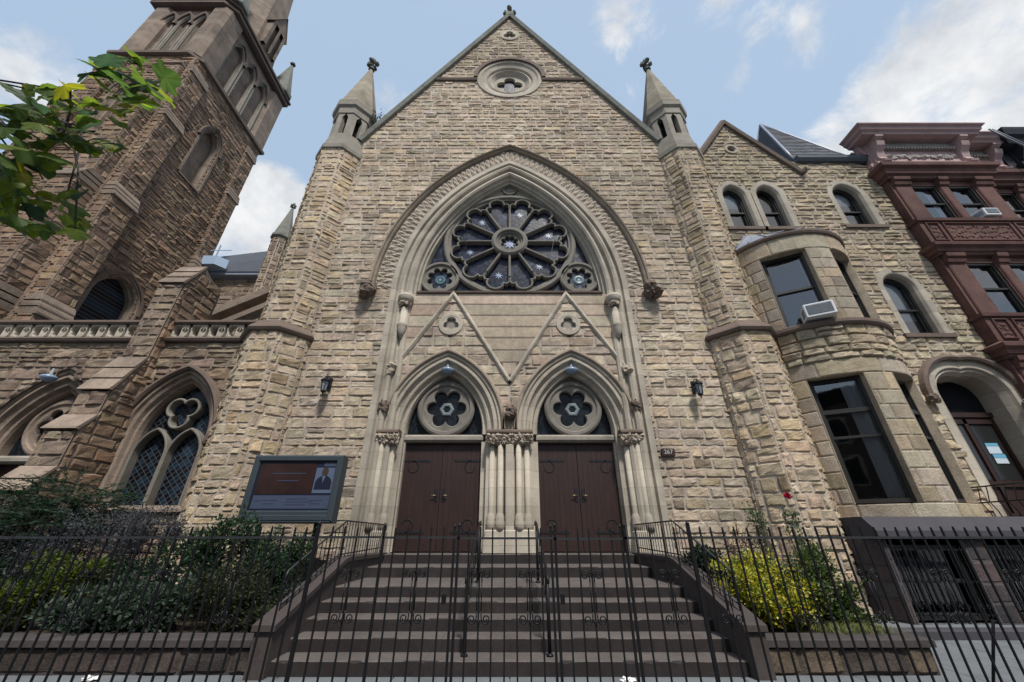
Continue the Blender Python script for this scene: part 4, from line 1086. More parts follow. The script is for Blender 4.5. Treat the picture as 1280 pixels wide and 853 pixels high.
# slate roofs
def slates(mb, P0, P1, top0, top1, rows, cols):
    for j in range(rows):
        for half in (0,):
            f0, f1 = j / rows, (j + 1) / rows
            a, b = Vector(P0).lerp(Vector(top0), f0), Vector(P1).lerp(Vector(top1), f0); c, d = Vector(P1).lerp(Vector(top1), f1), Vector(P0).lerp(Vector(top0), f1)
            n = (b - a).cross(d - a).normalized()
            if n.z < 0: n = -n
            nc = max(1, int(cols * (b - a).length / max(.01, (Vector(P1) - Vector(P0)).length)))
            for k in range(nc):
                u0, u1 = (k + .02) / nc, (k + .98) / nc; off = n * (.03 + rnd.uniform(0, .012)); t = rnd.uniform(.75, 1.3)
                mb.col = (.062 * t, .068 * t, .083 * t)
                mb.quad(a.lerp(b, u0) + off, a.lerp(b, u1) + off, d.lerp(c, u1) + n * .008, d.lerp(c, u0) + n * .008)
    mb.col = (.04, .042, .05); mb.quad(P0, P1, top1, top0)
M['slates'] = mat('slate_tiles', attr=True, rough=.55, var=.25, scale=2, fine=12, bump=.25, bdist=.01, spec=.4)
apx = (14.2, 13.2, 22.3); e = .02
cs = [(12.75, 11.15, 16.45), (15.6, 11.15, 16.45), (15.6, 15.2, 16.45), (12.75, 15.2, 16.45)]
mb = MB()
for i in range(4):
    p, q = cs[i], cs[(i + 1) % 4]; t0 = Vector(apx).lerp(Vector(p), e); t1 = Vector(apx).lerp(Vector(q), e); slates(mb, p, q, t0, t1, 26, 13)
RF = mb.build('slate_roof', M['slates'], ph)
mb = MB()
for p in cs[:2] + cs[3:]: mb.tube([Vector(p).lerp(Vector(apx), k / 4) + Vector((0, 0, .05)) for k in range(5)], .06, 5)
mb.build('hip_flashing', M['metalroof'], RF)
mb = MB(); mb.prismx([(11.02, 16.08), (10.86, 16.12), (10.78, 16.26), (10.78, 16.42), (11.1, 16.46), (11.1, 16.08)], 12.55, 15.62); mb.build('gutter', M['slate'], ph)
mb = MB(); mb.quad((7.7, 11.4, 15.8), (10.05, 11.4, 18.9), (10.05, 20, 18.9), (7.7, 20, 15.8)); mb.quad((12.4, 11.4, 15.6), (10.05, 11.4, 18.9), (10.05, 20, 18.9), (12.4, 20, 15.6)); mb.build('gable_roof', M['slate'], ph)
mb = MB(); mb.box(15.0, 15.6, 14.5, 15.6, 15, 20.3); mb.bbox(14.93, 15.67, 14.43, 15.67, 20.3, 20.5, .03); mb.build('chimney', M['brownstone'], ph)
# --- bow window
bow = bpy.data.objects.new('bow_window', None); COL.objects.link(bow); bow.parent = ph
mpB = lambda u, v, d: (BC + (BR + d) * sin(u / BR), BYC - (BR + d) * cos(u / BR), v)
UM = BR * radians(61.5); w0, w1 = BR * radians(10.5), BR * radians(44.5)
def iv_bow(z):
    iv = [(-UM, UM)]
    for z0, z1 in ((2.35, 5.75), (7.5, 10.3)):
        if z0 <= z <= z1: iv = sub(sub(iv, -w1, -w0), w0, w1)
    return iv
mb = MB()
for z0, z1, pal, amp, hr, lr in ((2.0, 2.35, 'ashlar', .008, (.33, .36), (.9, 1.4)), (2.35, 5.75, 'ashlar', .008, (.36, .44), (.5, 1.0)), (5.75, 6.22, 'ashlar', .012, (.45, .5), (1.5, 2.2)), (6.22, 7.32, 'parish', .06, (.2, .32), (.35, .8)), (7.5, 10.3, 'ashlar', .008, (.36, .44), (.5, 1.0)), (10.3, 10.95, 'ashlar', .012, (.6, .7), (1.5, 2.2))):
    stones(mb, z0, z1, iv_bow, mpB, PAL[pal], hr=hr, lr=lr, amp=amp, jit=.01 if amp > .02 else 0, nx=6, ny=5, split=.1 if amp > .02 else 0, seed=int(z0 * 9), gap=.012 if amp > .02 else .008, mortar=MORTAR if amp > .02 else (.3, .25, .19), dark=.02)
# reveals of the openings
for z0, z1 in ((2.35, 5.75), (7.5, 10.3)):
    for s_ in (-1, 1):
        us = [s_ * (w0 + (w1 - w0) * k / 8) for k in range(9)]
        mb.col = (.38, .315, .235)
        for zz in (z0, z1): mb.grid([[mpB(u, zz, .0) for u in us], [mpB(u, zz, -.34) for u in us]])
        for u in (s_ * w0, s_ * w1): mb.quad(mpB(u, z0, 0), mpB(u, z1, 0), mpB(u, z1, -.34), mpB(u, z0, -.34))
sub_build(mb, 'bow_wall', M['rock'], bow)
mb = MB(); n = 36
def bowring(mb, prof, u=UM, n=36): mb.grid([[mpB(-u + 2 * u * k / n, z, d) for k in range(n + 1)] for d, z in prof])
bowring(mb, [(-.05, 7.26), (.1, 7.3), (.14, 7.36), (.14, 7.46), (.08, 7.5), (-.3, 7.52)]); sub_build(mb, 'bow_sill', M['brown'], bow)
mb = MB(); bowring(mb, [(-.02, 10.9), (.06, 10.93), (.09, 11.0), (.09, 11.06), (.03, 11.1)]); sub_build(mb, 'bow_cornice', M['brown'], bow)
mb = MB()
for k in range(n):
    us = [-UM + 2 * UM * (k + q) / n for q in (0, 1)]
    a, b = mpB(us[0], 11.08, .08), mpB(us[1], 11.08, .08); c, d = (BC + (b[0] - BC) * .62, 10.97, 11.95), (BC + (a[0] - BC) * .62, 10.97, 11.95)
    mb.quad(a, b, c, d)
    if k % 4 == 0: mb.tube([Vector(a) + Vector((0, 0, .02)), Vector(d) + Vector((0, 0, .02))], .022, 4)
sub_build(mb, 'bow_roof', M['metalroof'], bow)
# sashes of the bow: flat frames on the chords
for z0, z1, cur, tag_ in ((2.38, 5.73, ((.02, .1), (.62, .98)), 'lower'), (7.53, 10.28, ((.9, .98),), 'upper')):
    for s_ in (-1, 1):
        p, q = Vector(mpB(s_ * w0, 0, -.2)), Vector(mpB(s_ * w1, 0, -.2))
        if s_ < 0: p, q = q, p
        t = (q - p).normalized(); nn = Vector((t.y, -t.x, 0)); ln = (q - p).length
        mpc = lambda x, y, z, p=p, t=t, nn=nn: tuple(p + t * x - nn * y + Vector((0, 0, z)))
        Wd = sash(ph, .0, ln, z0, z1, 0, None, 0, mp=mpc, sill=None, dep=.0, curtain=cur if s_ < 0 else ((.7, .98),), nm='bow_sash', deep=.7)
        if tag_ == 'lower':
            mb = MB(); zt = 4.78
            k = len(mb.v); mb.box(.05, ln - .05, .01, .12, zt - .06, zt + .06)
            for i in range(len(mb.v)): mb.v[i] = mpc(*mb.v[i])
            o = mb.build('transom_bar', M['blackframe']); o.parent = Wd
# --- base of the bow with basement windows
mb = MB()
BY, bxs = 9.62, (8.4, 12.44)
def iv_base(z):
    iv = [bxs]
    for x0, x1 in ((8.5, 10.2), (10.7, 12.1)):
        if .03 < z < 1.45: iv = sub(iv, x0, x1)
    return iv
stones(mb, 0, 1.6, iv_base, flat(BY), [(.06, .053, .056), (.05, .046, .05), (.08, .06, .06), (.068, .058, .06)], hr=(.3, .42), lr=(.6, 1.1), amp=.02, nx=3, ny=2, split=0, seed=333, mortar=(.08, .07, .07))
mb.col = (.1, .09, .09); ln_, mp_ = seg((8.15, 10.6), (8.4, BY)); stones(mb, 0, 1.6, lambda z: [(0, ln_)], mp_, [(.06, .053, .056), (.05, .046, .05), (.08, .06, .06)], hr=(.3, .42), lr=(.5, 1.0), amp=.02, nx=3, ny=2, split=0, seed=334, mortar=(.06, .055, .055)); mb.quad((12.44, BY, 0), (12.44, 11, 0), (12.44, 11, 1.6), (12.44, BY, 1.6))
BS = mb.build('basement_wall', M['rock'], ph)
mb = MB(); mb.prismx([(9.5, 1.58), (9.5, 1.74), (9.78, 2.04), (11, 2.04), (11, 1.58)], 8.28, 12.46); mb.build('water_table', M['bluestone'], ph)
for x0, x1 in ((8.5, 10.2), (10.7, 12.1)):
    W = sash(ph, x0, x1, .05, 1.45, BY + .12, None, 0, sill=None, dep=.04, nm='basement_window')
    mb = MB()
    for k in range(1, 12): x = x0 + (x1 - x0) * k / 12; mb.box(x - .009, x + .009, BY - .03, BY - .012, .1, 1.42)
    for z in (.16, .75, 1.36): mb.box(x0, x1, BY - .012, BY + .006, z - .015, z + .015)
    for k in range(4):
        cx = x0 + (x1 - x0) * (k + .5) / 4
        for s_ in (-1, 1): mb.bar([(cx + s_ * (.07 + .05 * (1 - j / 18) * cos(j * .55)), .3 + .05 * (1 - j / 18) * sin(j * .55)) for j in range(17)], .014, BY - .045, BY - .03, ch=.002)
    o = mb.build('window_bars', M['iron']); o.parent = W
# --- parish door
mb = MB(); sweep_arch(mb, .95, .62, [(.46, 11.03), (.45, 10.95), (.2, 10.95), (.16, 11.04), (.1, 11.0), (.06, 11.06), (0, 11.16), (0, 11.75)], 14.27, 5.5, 2.0, 14); PD = mb.build('door_surround', M['trim'], ph)
mb = MB(); sweep_arch(mb, .95, .62, [(.44, 11.03), (.44, 10.84), (.52, 10.8), (.6, 10.84), (.64, 11.03)], 14.27, 5.5, 5.35, 14); mb.build('door_hood', M['brown'], PD)
mb = MB()
for sg in (-1, 1):
    mb = MB()
    for k in range(6): mb.lump((14.27 + sg * 1.5 + rnd.uniform(-.08, .08), 10.85 + rnd.uniform(-.05, .05), 5.3 + rnd.uniform(-.1, .1)), .1, k, 8, .5)
    mb.build('hood_stop', M['brown'], PD)
mb = MB(); y = 11.66; mb.box(13.3, 15.24, y, y + .06, 2.0, 4.95)
for x0, x1, z0, z1 in ((13.36, 13.44, 2, 4.9), (15.1, 15.2, 2, 4.9), (14.2, 14.32, 2, 4.9), (13.44, 15.1, 4.75, 4.9), (13.44, 14.2, 2.9, 3.05), (14.32, 15.1, 2.9, 3.05), (13.44, 14.2, 2.02, 2.2), (14.32, 15.1, 2.02, 2.2)): mb.box(x0, x1, y - .05, y + .002, z0, z1)
mb.box(13.3, 15.24, y - .09, y + .05, 4.95, 5.1)
DR = mb.build('entrance_door', M['door'], ph)
mb = MB(); 
for x0, x1 in ((13.5, 14.14), (14.4, 15.04)): mb.quad((x0, y - .006, 3.1), (x1, y - .006, 3.1), (x1, y - .006, 4.7), (x0, y - .006, 4.7))
o = mb.build('door_glass', plain('dark_door_pane', (.02, .022, .022), .15), DR)
mb = MB(); mb.poly([(x, y + .02, z) for x, z in arch_path(.95, .62, -.02, 12, 14.27, 5.5, 5.1)]); mb.build('transom_glass', M['dark'], DR)
def text(body, size, loc, m, par, rot=(pi / 2, 0, 0), name='lettering', ext=.004):
    cu = bpy.data.curves.new(name, 'FONT'); cu.body = body; cu.size = size; cu.extrude = ext; cu.align_x = 'CENTER'; cu.align_y = 'CENTER'
    tmp = bpy.data.objects.new('tmp', cu); COL.objects.link(tmp); bpy.context.view_layer.update()
    me = bpy.data.meshes.new_from_object(tmp.evaluated_get(bpy.context.evaluated_depsgraph_get())); bpy.data.objects.remove(tmp)
    o = bpy.data.objects.new(name, me); COL.objects.link(o); o.rotation_euler = rot
    me.materials.clear(); me.materials.append(m); o.parent = par
    base = Vector((0, 0, 0)); p = par
    while p is not None: base += Vector(p.location); p = p.parent
    o.location = Vector(loc) - base
    return o
M['palemark'] = plain('pale_lettering', (.42, .40, .37), .6)
text('203', .26, (13.75, 11.67, 5.28), M['palemark'], DR)
pap = thing('paper_notice', 'blue and white paper notices taped on the parish house door', 'notice', (14.72, 11.6, 3.4))
M['bluepaper'] = plain('blue_paper', (.12, .36, .52), .8); M['paper'] = plain('white_paper', (.5, .58, .64), .8)
mb = MB(); mb.box(14.52, 14.9, 11.64, 11.65, 3.85, 4.16); mb.build('top_sheet', M['paper'], pap)
mb = MB(); mb.box(14.52, 14.9, 11.634, 11.639, 4.07, 4.16); mb.build('heading_band', M['bluepaper'], pap)
mb = MB(); mb.box(14.56, 14.93, 11.635, 11.645, 3.56, 3.83); mb.build('lower_sheet', M['paper'], pap)
mb = MB(); mb.box(14.56, 14.93, 11.629, 11.634, 3.72, 3.83); mb.build('heading_band', M['bluepaper'], pap)
# stoop and its iron basket rail
st = thing('entrance_stoop', 'dark stone stoop with iron basket railing below the parish house door', 'stoop', (14, 10, 0))
mb = MB(); mb.bbox(12.5, 16.2, 9.7, 10.98, 0, 1.85, .02); mb.build('stoop_block', M['bluestone'], st)
mb = MB(); mb.bbox(12.42, 16.3, 9.62, 10.98, 1.85, 2.0, .03); mb.build('stoop_slab', M['brownstone'], st)
mb = MB()
for k in range(16):
    x = 12.55 + k * .2; mb.tube([(x, 9.74, 2.0), (x, 9.70, 2.2), (x, 9.6, 2.42), (x, 9.7, 2.7), (x, 9.72, 2.8)], .012, 5)
for k in range(7):
    y = 9.75 + k * .2; mb.tube([(12.55, y, 2.0), (12.52, y, 2.2), (12.42, y, 2.42), (12.52, y, 2.7), (12.54, y, 2.8)], .012, 5)
for z in (2.06, 2.42, 2.8): mb.tube([(12.54, 10.95, z), (12.54, 9.72, z), (15.7, 9.72, z)], .018, 5)
for k in range(12):
    cx = 12.7 + k * .26
    mb.bar([(cx + .09 * (1 - j / 20) * cos(j * .5), 2.58 + .09 * (1 - j / 20) * sin(j * .5)) for j in range(18)], .014, 9.66, 9.68, ch=.002)
mb.build('basket_rail', M['iron'], st)

# ================================================================== BROWNSTONE
bs = thing('brownstone_house', 'dark red brownstone townhouse with carved panels and pink cornice', 'house', (19, 11, 0))
BF = 10.72
def moulding(mb, x0, x1, prof, ret=True, back=11.0):
    """cornice profile (projection, z) along x with a return at both ends"""
    rows = []
    for p, z in prof: rows.append([(x0 - p, back, z), (x0 - p, BF - p, z), (x1 + p, BF - p, z), (x1 + p, back, z)])
    mb.grid(rows); mb.poly(rows[0]); mb.poly(rows[-1])
mb = MB()

wn_rows = [(3.9, 6.3), (8.2, 10.4), (12.45, 14.4)]
wn_x = [(16.45, 17.5), (17.95, 18.98), (20.3, 21.15)]
def wall_strips(mb, x0, x1, y, cuts):
    xs = [x0]
    for a, b in cuts: xs += [a, b]
    xs.append(x1)
    for i in range(0, len(xs), 2): mb.box(xs[i], xs[i + 1], y, y + .5, 0, 15.4)
    zs = [0]
    for a, b in wn_rows: zs += [a, b]
    zs.append(15.4)
    for a, b in cuts:
        for i in range(0, len(zs), 2): mb.box(a, b, y + .02, y + .5, zs[i], zs[i + 1])
wall_strips(mb, 15.62, 19.75, BF, wn_x[:2]); wall_strips(mb, 19.76, 21.6, BF + .35, wn_x[2:])
mb.box(15.62, 21.6, BF + .52, 22, 0, 17.2)
mb.build('front_wall', M['brownstone'], bs)
for j, (z0, z1) in enumerate(wn_rows):
    for i, (x0, x1) in enumerate(wn_x):
        sash(bs, x0, x1, z0, z1, BF + (.35 if i == 2 else 0), None, 0, sill=None, dep=.05, nm='window', curtain=((.05, .3), (.75, .95)) if (i + j) % 2 == 0 else ((.1, .45),), seed=i + j)
# pilasters with brackets
for j, (z0, z1) in enumerate(wn_rows):
    for x0, x1, dy in ((15.72, 16.34, 0), (17.54, 17.88, 0), (19.04, 19.7, 0), (19.85, 20.22, .35), (21.18, 21.55, .35)):
        mb = MB(); y = BF - .06 + dy; mb.bbox(x0, x1, y, y + .1, z0 - .1, z1 + .12, .03)
        P_ = mb.build('pilaster', M['brownstone'], bs)
        mb = MB(); xc = (x0 + x1) / 2; w = (x1 - x0) / 2 + .03
        mb.prismx([(y + .1, z1 - .1), (y - .06, z1 - .06), (y - .1, z1 + .06), (y - .05, z1 + .1), (y - .14, z1 + .16), (y - .16, z1 + .3), (y + .1, z1 + .3)], xc - w, xc + w); mb.build('bracket_capital', M['brownstone'], P_)
# entablatures and carved panels
for j, (z0, z1) in enumerate(wn_rows):
    zt = z1 + .25
    for x0, x1, dy in ((15.7, 19.72, 0), (19.9, 21.5, .35)):
        mb = MB(); BF0 = BF; BF = BF0 + dy
        moulding(mb, x0, x1, [(.02, zt), (.12, zt + .02), (.14, zt + .1), (.2, zt + .14), (.22, zt + .26), (.32, zt + .34), (.34, zt + .46), (.1, zt + .6)] if j < 2 else [(.02, zt), (.14, zt + .02), (.16, zt + .14), (.26, zt + .2), (.3, zt + .42), (.42, zt + .5), (.44, zt + .66), (.05, zt + .78)])
        E_ = mb.build('entablature', M['brownstone'], bs)
        if j < 2:
            zp = zt + .62; hz = wn_rows[j + 1][0] - .18 - zp
            mb = MB(); moulding(mb, x0, x1, [(.02, zp - .02), (.1, zp), (.1, zp + hz), (.18, zp + hz + .03), (.2, zp + hz + .14), (.02, zp + hz + .18)]); mb.build('sill_course', M['brownstone'], bs)
            mb = MB(); R1 = random.Random(j)
            spans = ((x0 + .1, x0 + .55), (x0 + .75, x1 - .75), (x1 - .55, x1 - .1))
            for a, b in spans:
                mb.bar([(a, zp + .08), (b, zp + .08), (b, zp + hz - .08), (a, zp + hz - .08)], .05, BF - .16, BF - .08, closed=True)
                n = int((b - a) / .14)
                for k in range(n):
                    for q in range(3):
                        x = a + .08 + (b - a - .16) * (k + .5) / n; z = zp + .16 + (hz - .32) * (q + .5) / 3 + .04 * sin(k * 1.7 + q)
                        mb.lump((x, BF - .1, z), .062, R1.randint(0, 99), 6, .6, (1.15, .5, .9))
            mb.build('carved_panel', M['brownstone'], bs)
        BF = BF0
# pink bracketed cornice
for x0, x1, dy, zo in ((15.7, 19.7, 0, 0), (19.95, 21.5, .35, -.05)):
    BF0 = BF; BF = BF0 + dy
    mb = MB(); moulding(mb, x0, x1, [(.02, 15.5 + zo), (.1, 15.52 + zo), (.16, 15.6 + zo), (.16, 15.7 + zo), (.06, 15.74 + zo)]); moulding(mb, x0, x1, [(.04, 15.75 + zo), (.04, 17.0 + zo)])
    F_ = mb.build('cornice_frieze', M['pink'], bs)
    mb = MB(); moulding(mb, x0, x1, [(.3, 16.98 + zo), (.5, 17.0 + zo), (.52, 17.1 + zo), (.62, 17.18 + zo), (.64, 17.3 + zo), (.74, 17.38 + zo), (.74, 17.44 + zo), (.1, 17.52 + zo)]); C_ = mb.build('cornice', M['pink'], bs)
    mb = MB(); n = int((x1 - x0 - .7) / .13)
    for k in range(n):
        x = x0 + .35 + k * .13; mb.box(x, x + .07, BF - .2, BF - .03, 16.5 + zo, 16.6 + zo)
    mb.box(x0 + .25, x1 - .25, BF - .1, BF - .03, 16.6 + zo, 16.95 + zo)
    for k in range(int((x1 - x0 - .7) / .2)):
        mb.lump((x0 + .45 + k * .2, BF - .06, 16.1 + zo + .05 * sin(k * 2.2)), .12, k, 8, .6, (1, .45, .9)); mb.lump((x0 + .4 + k * .2, BF - .09, 16.77 + zo), .08, k, 6, .5, (1, .5, 1))
    mb.build('cornice_panel', M['pinkgrey'], C_)
    for x in ((x0 + .02, x1 - .34) if dy == 0 else (x1 - .34,)):
        mb = MB(); y = BF
        mb.prismx([(y, 15.6 + zo), (y - .26, 15.62 + zo), (y - .3, 15.72 + zo), (y - .22, 15.8 + zo), (y - .14, 16.0 + zo), (y - .2, 16.3 + zo), (y - .36, 16.5 + zo), (y - .42, 16.7 + zo), (y - .34, 16.8 + zo), (y - .5, 16.9 + zo), (y - .5, 16.99 + zo), (y, 16.99 + zo)], x, x + .34); mb.build('bracket', M['pink'], C_)
    if dy == 0:
        mb = MB(); xx = x0
        mb.prism([(xx, 15.6), (xx - .2, 15.64), (xx - .22, 15.74), (xx - .1, 15.9), (xx - .12, 16.3), (xx - .28, 16.6), (xx - .34, 16.98), (xx, 16.98)], 10.78, 10.98); mb.build('bracket', M['pink'], C_)
    BF = BF0
# dark house at the right edge
dh = thing('dark_house', 'black painted house with heavy bracketed cornice at the far right', 'house', (27, 11, 0))
mb = MB(); mb.box(21.62, 32, 10.9, 22, 0, 16.6); mb.build('front_wall', M['blackpaint'], dh)
mb = MB(); BF0 = BF; BF = 10.9; moulding(mb, 22.1, 32, [(.04, 15.6), (.2, 15.65), (.22, 15.85), (.06, 15.9), (.06, 16.7), (.4, 16.8), (.46, 17.0), (.62, 17.1), (.7, 17.34), (.72, 17.44), (.1, 17.52)]); C_ = mb.build('cornice', M['blackpaint'], dh)
for k in range(6):
    mb = MB(); x = 22.15 + k * 1.5; y = 10.9; mb.prismx([(y, 15.5), (y - .3, 15.55), (y - .28, 15.8), (y - .18, 16.1), (y - .4, 16.5), (y - .5, 16.8), (y, 16.8)], x, x + .3); mb.build('bracket', M['blackpaint'], C_)
BF = BF0
for k in range(3): sash(dh, 23.4 + k * 1.6, 24.3 + k * 1.6, 12.2, 14.6, 10.9 - .25, None, 0, sill='blackpaint', dep=.2)
# cable hanging from the roof
cb = MB(); cb.tube([(20.9, 10.25, 17.4), (21.3, 10.2, 16.6), (21.8, 10.1, 15.6), (22.2, 10.3, 14.9)], .035, 5); cb.tube([(21.05, 10.25, 17.4), (21.6, 10.2, 16.5), (22.3, 10.1, 15.4)], .022, 5)
tag(cb.build('roof_cable', M['grille']), 'grey cable draped over the roof edge between brownstone and dark house', 'cable')

# ================================================================== air conditioners
def ac(x, y, z, w, h, d, label, rz=0.):
    t = thing('air_conditioner', label, 'air conditioner', (x, y, z), 'window air conditioners'); t.rotation_euler = (0, 0, rz)
    def part(mb, n, m): o = mb.build(n, m); o.parent = t; return o
    mb = MB(); mb.bbox(-w / 2, w / 2, -d, .15, 0, h, .02); part(mb, 'housing', M['plastic'])
    mb = MB(); mb.box(-w / 2 + .06, w / 2 - .06, -d - .006, -d + .01, .06, h - .05)
    for k in range(11): z_ = .07 + (h - .13) * k / 11; mb.box(-w / 2 + .065, w / 2 - .065, -d - .014, -d - .004, z_, z_ + .012)
    part(mb, 'rear_grille', M['grille'])
    mb = MB()
    for s_ in (-1, 1):
        for k in range(6): mb.box(s_ * (w / 2 + .002) - .005, s_ * (w / 2 + .002) + .005, -d + .08 + k * .05, -d + .11 + k * .05, .08, h - .1)
    part(mb, 'side_louvres', M['grille'])
ac(9.6, 10.02, 7.55, .76, .44, .42, 'white air conditioner in the upper bow window of the parish house', .5 * -.95)
ac(18.5, 10.8, 12.52, .58, .36, .34, 'white air conditioner in a red brownstone window')

# ================================================================== wall lanterns, dome lamps, plate, camera
def lantern(x, z, label):
    t = thing('wall_lantern', label, 'lantern', (x, 10.95, z), 'black iron lanterns on the church front')
    mb = MB(); mb.tube([(0, 0, .28), (0, -.14, .36), (0, -.28, .33), (0, -.3, .26)], .016, 6); mb.tube([(0, 0, .05), (0, -.1, .12), (0, -.2, .3)], .012, 6); mb.box(-.05, .05, -.01, .03, -.05, .36)
    mb.bar([(-.02 + .06 * (1 - j / 18) * cos(j * .5), .42 + .06 * (1 - j / 18) * sin(j * .5)) for j in range(16)], .014, -.2, -.186, ch=.002)
    o = mb.build('bracket', M['iron']); o.parent = t
    mb = MB(); mb.lathe([(.05, .26), (.15, .17), (.16, .15), (.12, .14)], 0, -.3, 6, sm=False); mb.lathe([(.02, .32), (.04, .27), (.05, .25)], 0, -.3, 6, sm=False)
    for k in range(6):
        a = k * pi / 3; mb.tube([(.12 * cos(a), -.3 + .12 * sin(a), .15), (.075 * cos(a), -.3 + .075 * sin(a), -.16)], .012, 4)
    mb.lathe([(.08, -.15), (.085, -.18), (.03, -.22), (.01, -.3)], 0, -.3, 6, sm=False)
    o = mb.build('cage', M['iron']); o.parent = t
    mb = MB(); mb.lathe([(.105, .14), (.065, -.15)], 0, -.3, 6, sm=False); o = mb.build('lantern_glass', M['teal'] if False else plain('lantern_glass', (.2, .23, .26), .3)); o.parent = t
lantern(-5.57, 5.65, 'black iron wall lantern left of the church doors, above the sign board')
lantern(5.68, 5.55, 'black iron wall lantern right of the church doors, above the number plate')
def dome(x, y, z, label):
    t = thing('dome_lamp', label, 'lamp', (x, y, z), 'blue grey dome lamps under the arches')
    mb = MB(); mb.lathe([(.02, -.13), (.1, -.11), (.17, -.06), (.2, .0), (.2, .03), (.16, .06)], 0, 0, 18); o = mb.build('dome', M['lampblue']); o.parent = t
    mb = MB(); mb.lathe([(.1, .05), (.09, .1), (.04, .12), (.03, .3)], 0, 0, 10); o = mb.build('stem', M['grille']); o.parent = t
dome(-PX, 11.2, 6.38, 'blue grey dome lamp over the left of the two main doors'); dome(PX, 11.2, 6.38, 'blue grey dome lamp over the right of the two main doors')
dome(APX - .15, 10.75, 5.95, 'blue grey dome lamp under the side arch at the left edge')
pl = thing('number_plate', 'small dark brown house number plate reading 267 on the church wall', 'number plate', (4.5, 10.93, 3.75))
mb = MB(); mb.bbox(-.19, .19, -.03, .03, -.1, .1, .01); o = mb.build('plate', M['door']); o.parent = pl
text('267', .17, (4.5, 10.895, 3.75), M['palemark'], pl, ext=.003)
sc = thing('security_camera', 'white bullet security camera on the wall beside the parish house door', 'camera', (15.45, 10.9, 5.2))
mb = MB(); mb.tube([(.1, .1, .05), (.06, 0, .04), (0, -.04, .02)], .03, 8); o = mb.build('arm', M['plastic']); o.parent = sc
mb = MB(); mb.tube([(.22, -.02, .03), (-.02, -.14, 0), (-.12, -.19, -.01)], [.075, .085, .08], 12); o = mb.build('housing', M['plastic']); o.parent = sc
mb = MB(); mb.tube([(-.121, -.191, -.01), (-.135, -.198, -.012)], .055, 12); o = mb.build('lens', M['dark']); o.parent = sc

# ================================================================== digital sign board
sg_ = thing('sign_board', 'grey framed electronic church sign board standing beside the steps', 'sign', (-5.1, 9.3, 0))
SX0, SX1, SZ0, SZ1, SY = -6.09, -3.98, 1.88, 3.33, 9.3
mb = MB(); b = .03
mb.bar([(SX0 + .07, SZ0 + .11), (SX1 - .07, SZ0 + .11), (SX1 - .07, SZ1 - .05), (SX0 + .07, SZ1 - .05)], .15, SY - .04, SY + .06, closed=True, ch=.03)
mb.box(SX0, SX1, SY + .02, SY + .3, SZ0, SZ1); mb.bbox(SX0 + .02, SX1 - .02, SY - .03, SY + .05, SZ0 + .02, SZ0 + .26, .02)
mb.build('housing', M['signgrey'], sg_)
M['scr_red'] = mat('screen_dark_red', (.026, .011, .009), .35, .55, 1.5, 4, 0, spec=.5); M['scr_blue'] = plain('screen_slate_blue', (.05, .063, .105), .35); M['scr_pale'] = plain('screen_pale_blue', (.085, .11, .17), .35); M['scr_navy'] = plain('screen_navy', (.012, .014, .03), .35); M['scr_skin'] = plain('screen_skin', (.045, .027, .02), .4)
ax0, ax1, az0, az1 = SX0 + .15, SX1 - .13, SZ0 + .27, SZ1 - .12
def panel(x0, x1, z0, z1, m, y, n): q = MB(); q.box(x0, x1, y, y + .004, z0, z1); return q.build(n, M[m], sg_)
panel(ax0, ax1, az0, az1, 'scr_navy', SY + .012, 'screen')
panel(ax0 + .05, ax1 - .48, az0 + .34, az1 - .05, 'scr_red', SY + .006, 'picture_area')
panel(ax0 + .05, ax1 - .02, az0 + .03, az0 + .31, 'scr_blue', SY + .006, 'caption_band')
panel(ax1 - .46, ax1 - .02, az0 + .36, az1 - .14, 'scr_pale', SY + .006, 'portrait_ground')
panel(ax1 - .3, ax1 - .02, az1 - .11, az1 - .02, 'scr_blue', SY + .006, 'clock_strip')
mb = MB()
for x, z, w in ((.1, .19, .16), (.3, .2, .34), (.3, .13, .26), (.82, .23, .5), (.82, .17, .62), (.82, .11, .46), (1.36, .2, .32), (1.36, .13, .26)): mb.box(ax0 + x, ax0 + x + w, SY + .002, SY + .005, az0 + z, az0 + z + .022)
for x, z, w in ((.35, .78, .8), (.5, .62, .5)): mb.box(ax0 + x, ax0 + x + w, SY + .001, SY + .004, az0 + z, az0 + z + .02)
cap_ = mb.build('caption_lines', M['scr_navy'] if False else plain('caption_ink', (.04, .05, .09), .4), sg_)
pcx, pz = ax1 - .24, az0 + .36
mb = MB(); sh = [(-.19, 0), (-.19, .16), (-.15, .24), (-.06, .3), (.06, .3), (.15, .24), (.19, .16), (.19, 0)]; mb.prism([(pcx + x, pz + .08 + z) for x, z in sh], SY + .0005, SY + .004); mb.build('portrait_suit', M['scr_navy'], sg_)
mb = MB(); mb.prism([(pcx + .075 * cos(a), pz + .47 + .1 * sin(a)) for a in A48[::4]], SY - .0005, SY + .004); mb.prism([(pcx - .035, pz + .34), (pcx + .035, pz + .34), (pcx + .035, pz + .42), (pcx - .035, pz + .42)], SY - .001, SY + .004); mb.build('portrait_head', M['scr_skin'], sg_)
mb = MB(); mb.prism([(pcx - .05, pz + .375), (pcx + .03, pz + .375), (pcx - .015, pz + .22)], SY - .002, SY + .003); mb.build('portrait_shirt', M['scr_pale'], sg_)
for x in (-5.7, -4.4): mb = MB(); mb.box(x - .035, x + .035, SY + .18, SY + .26, .2, SZ0); mb.build('post', M['iron'], sg_)

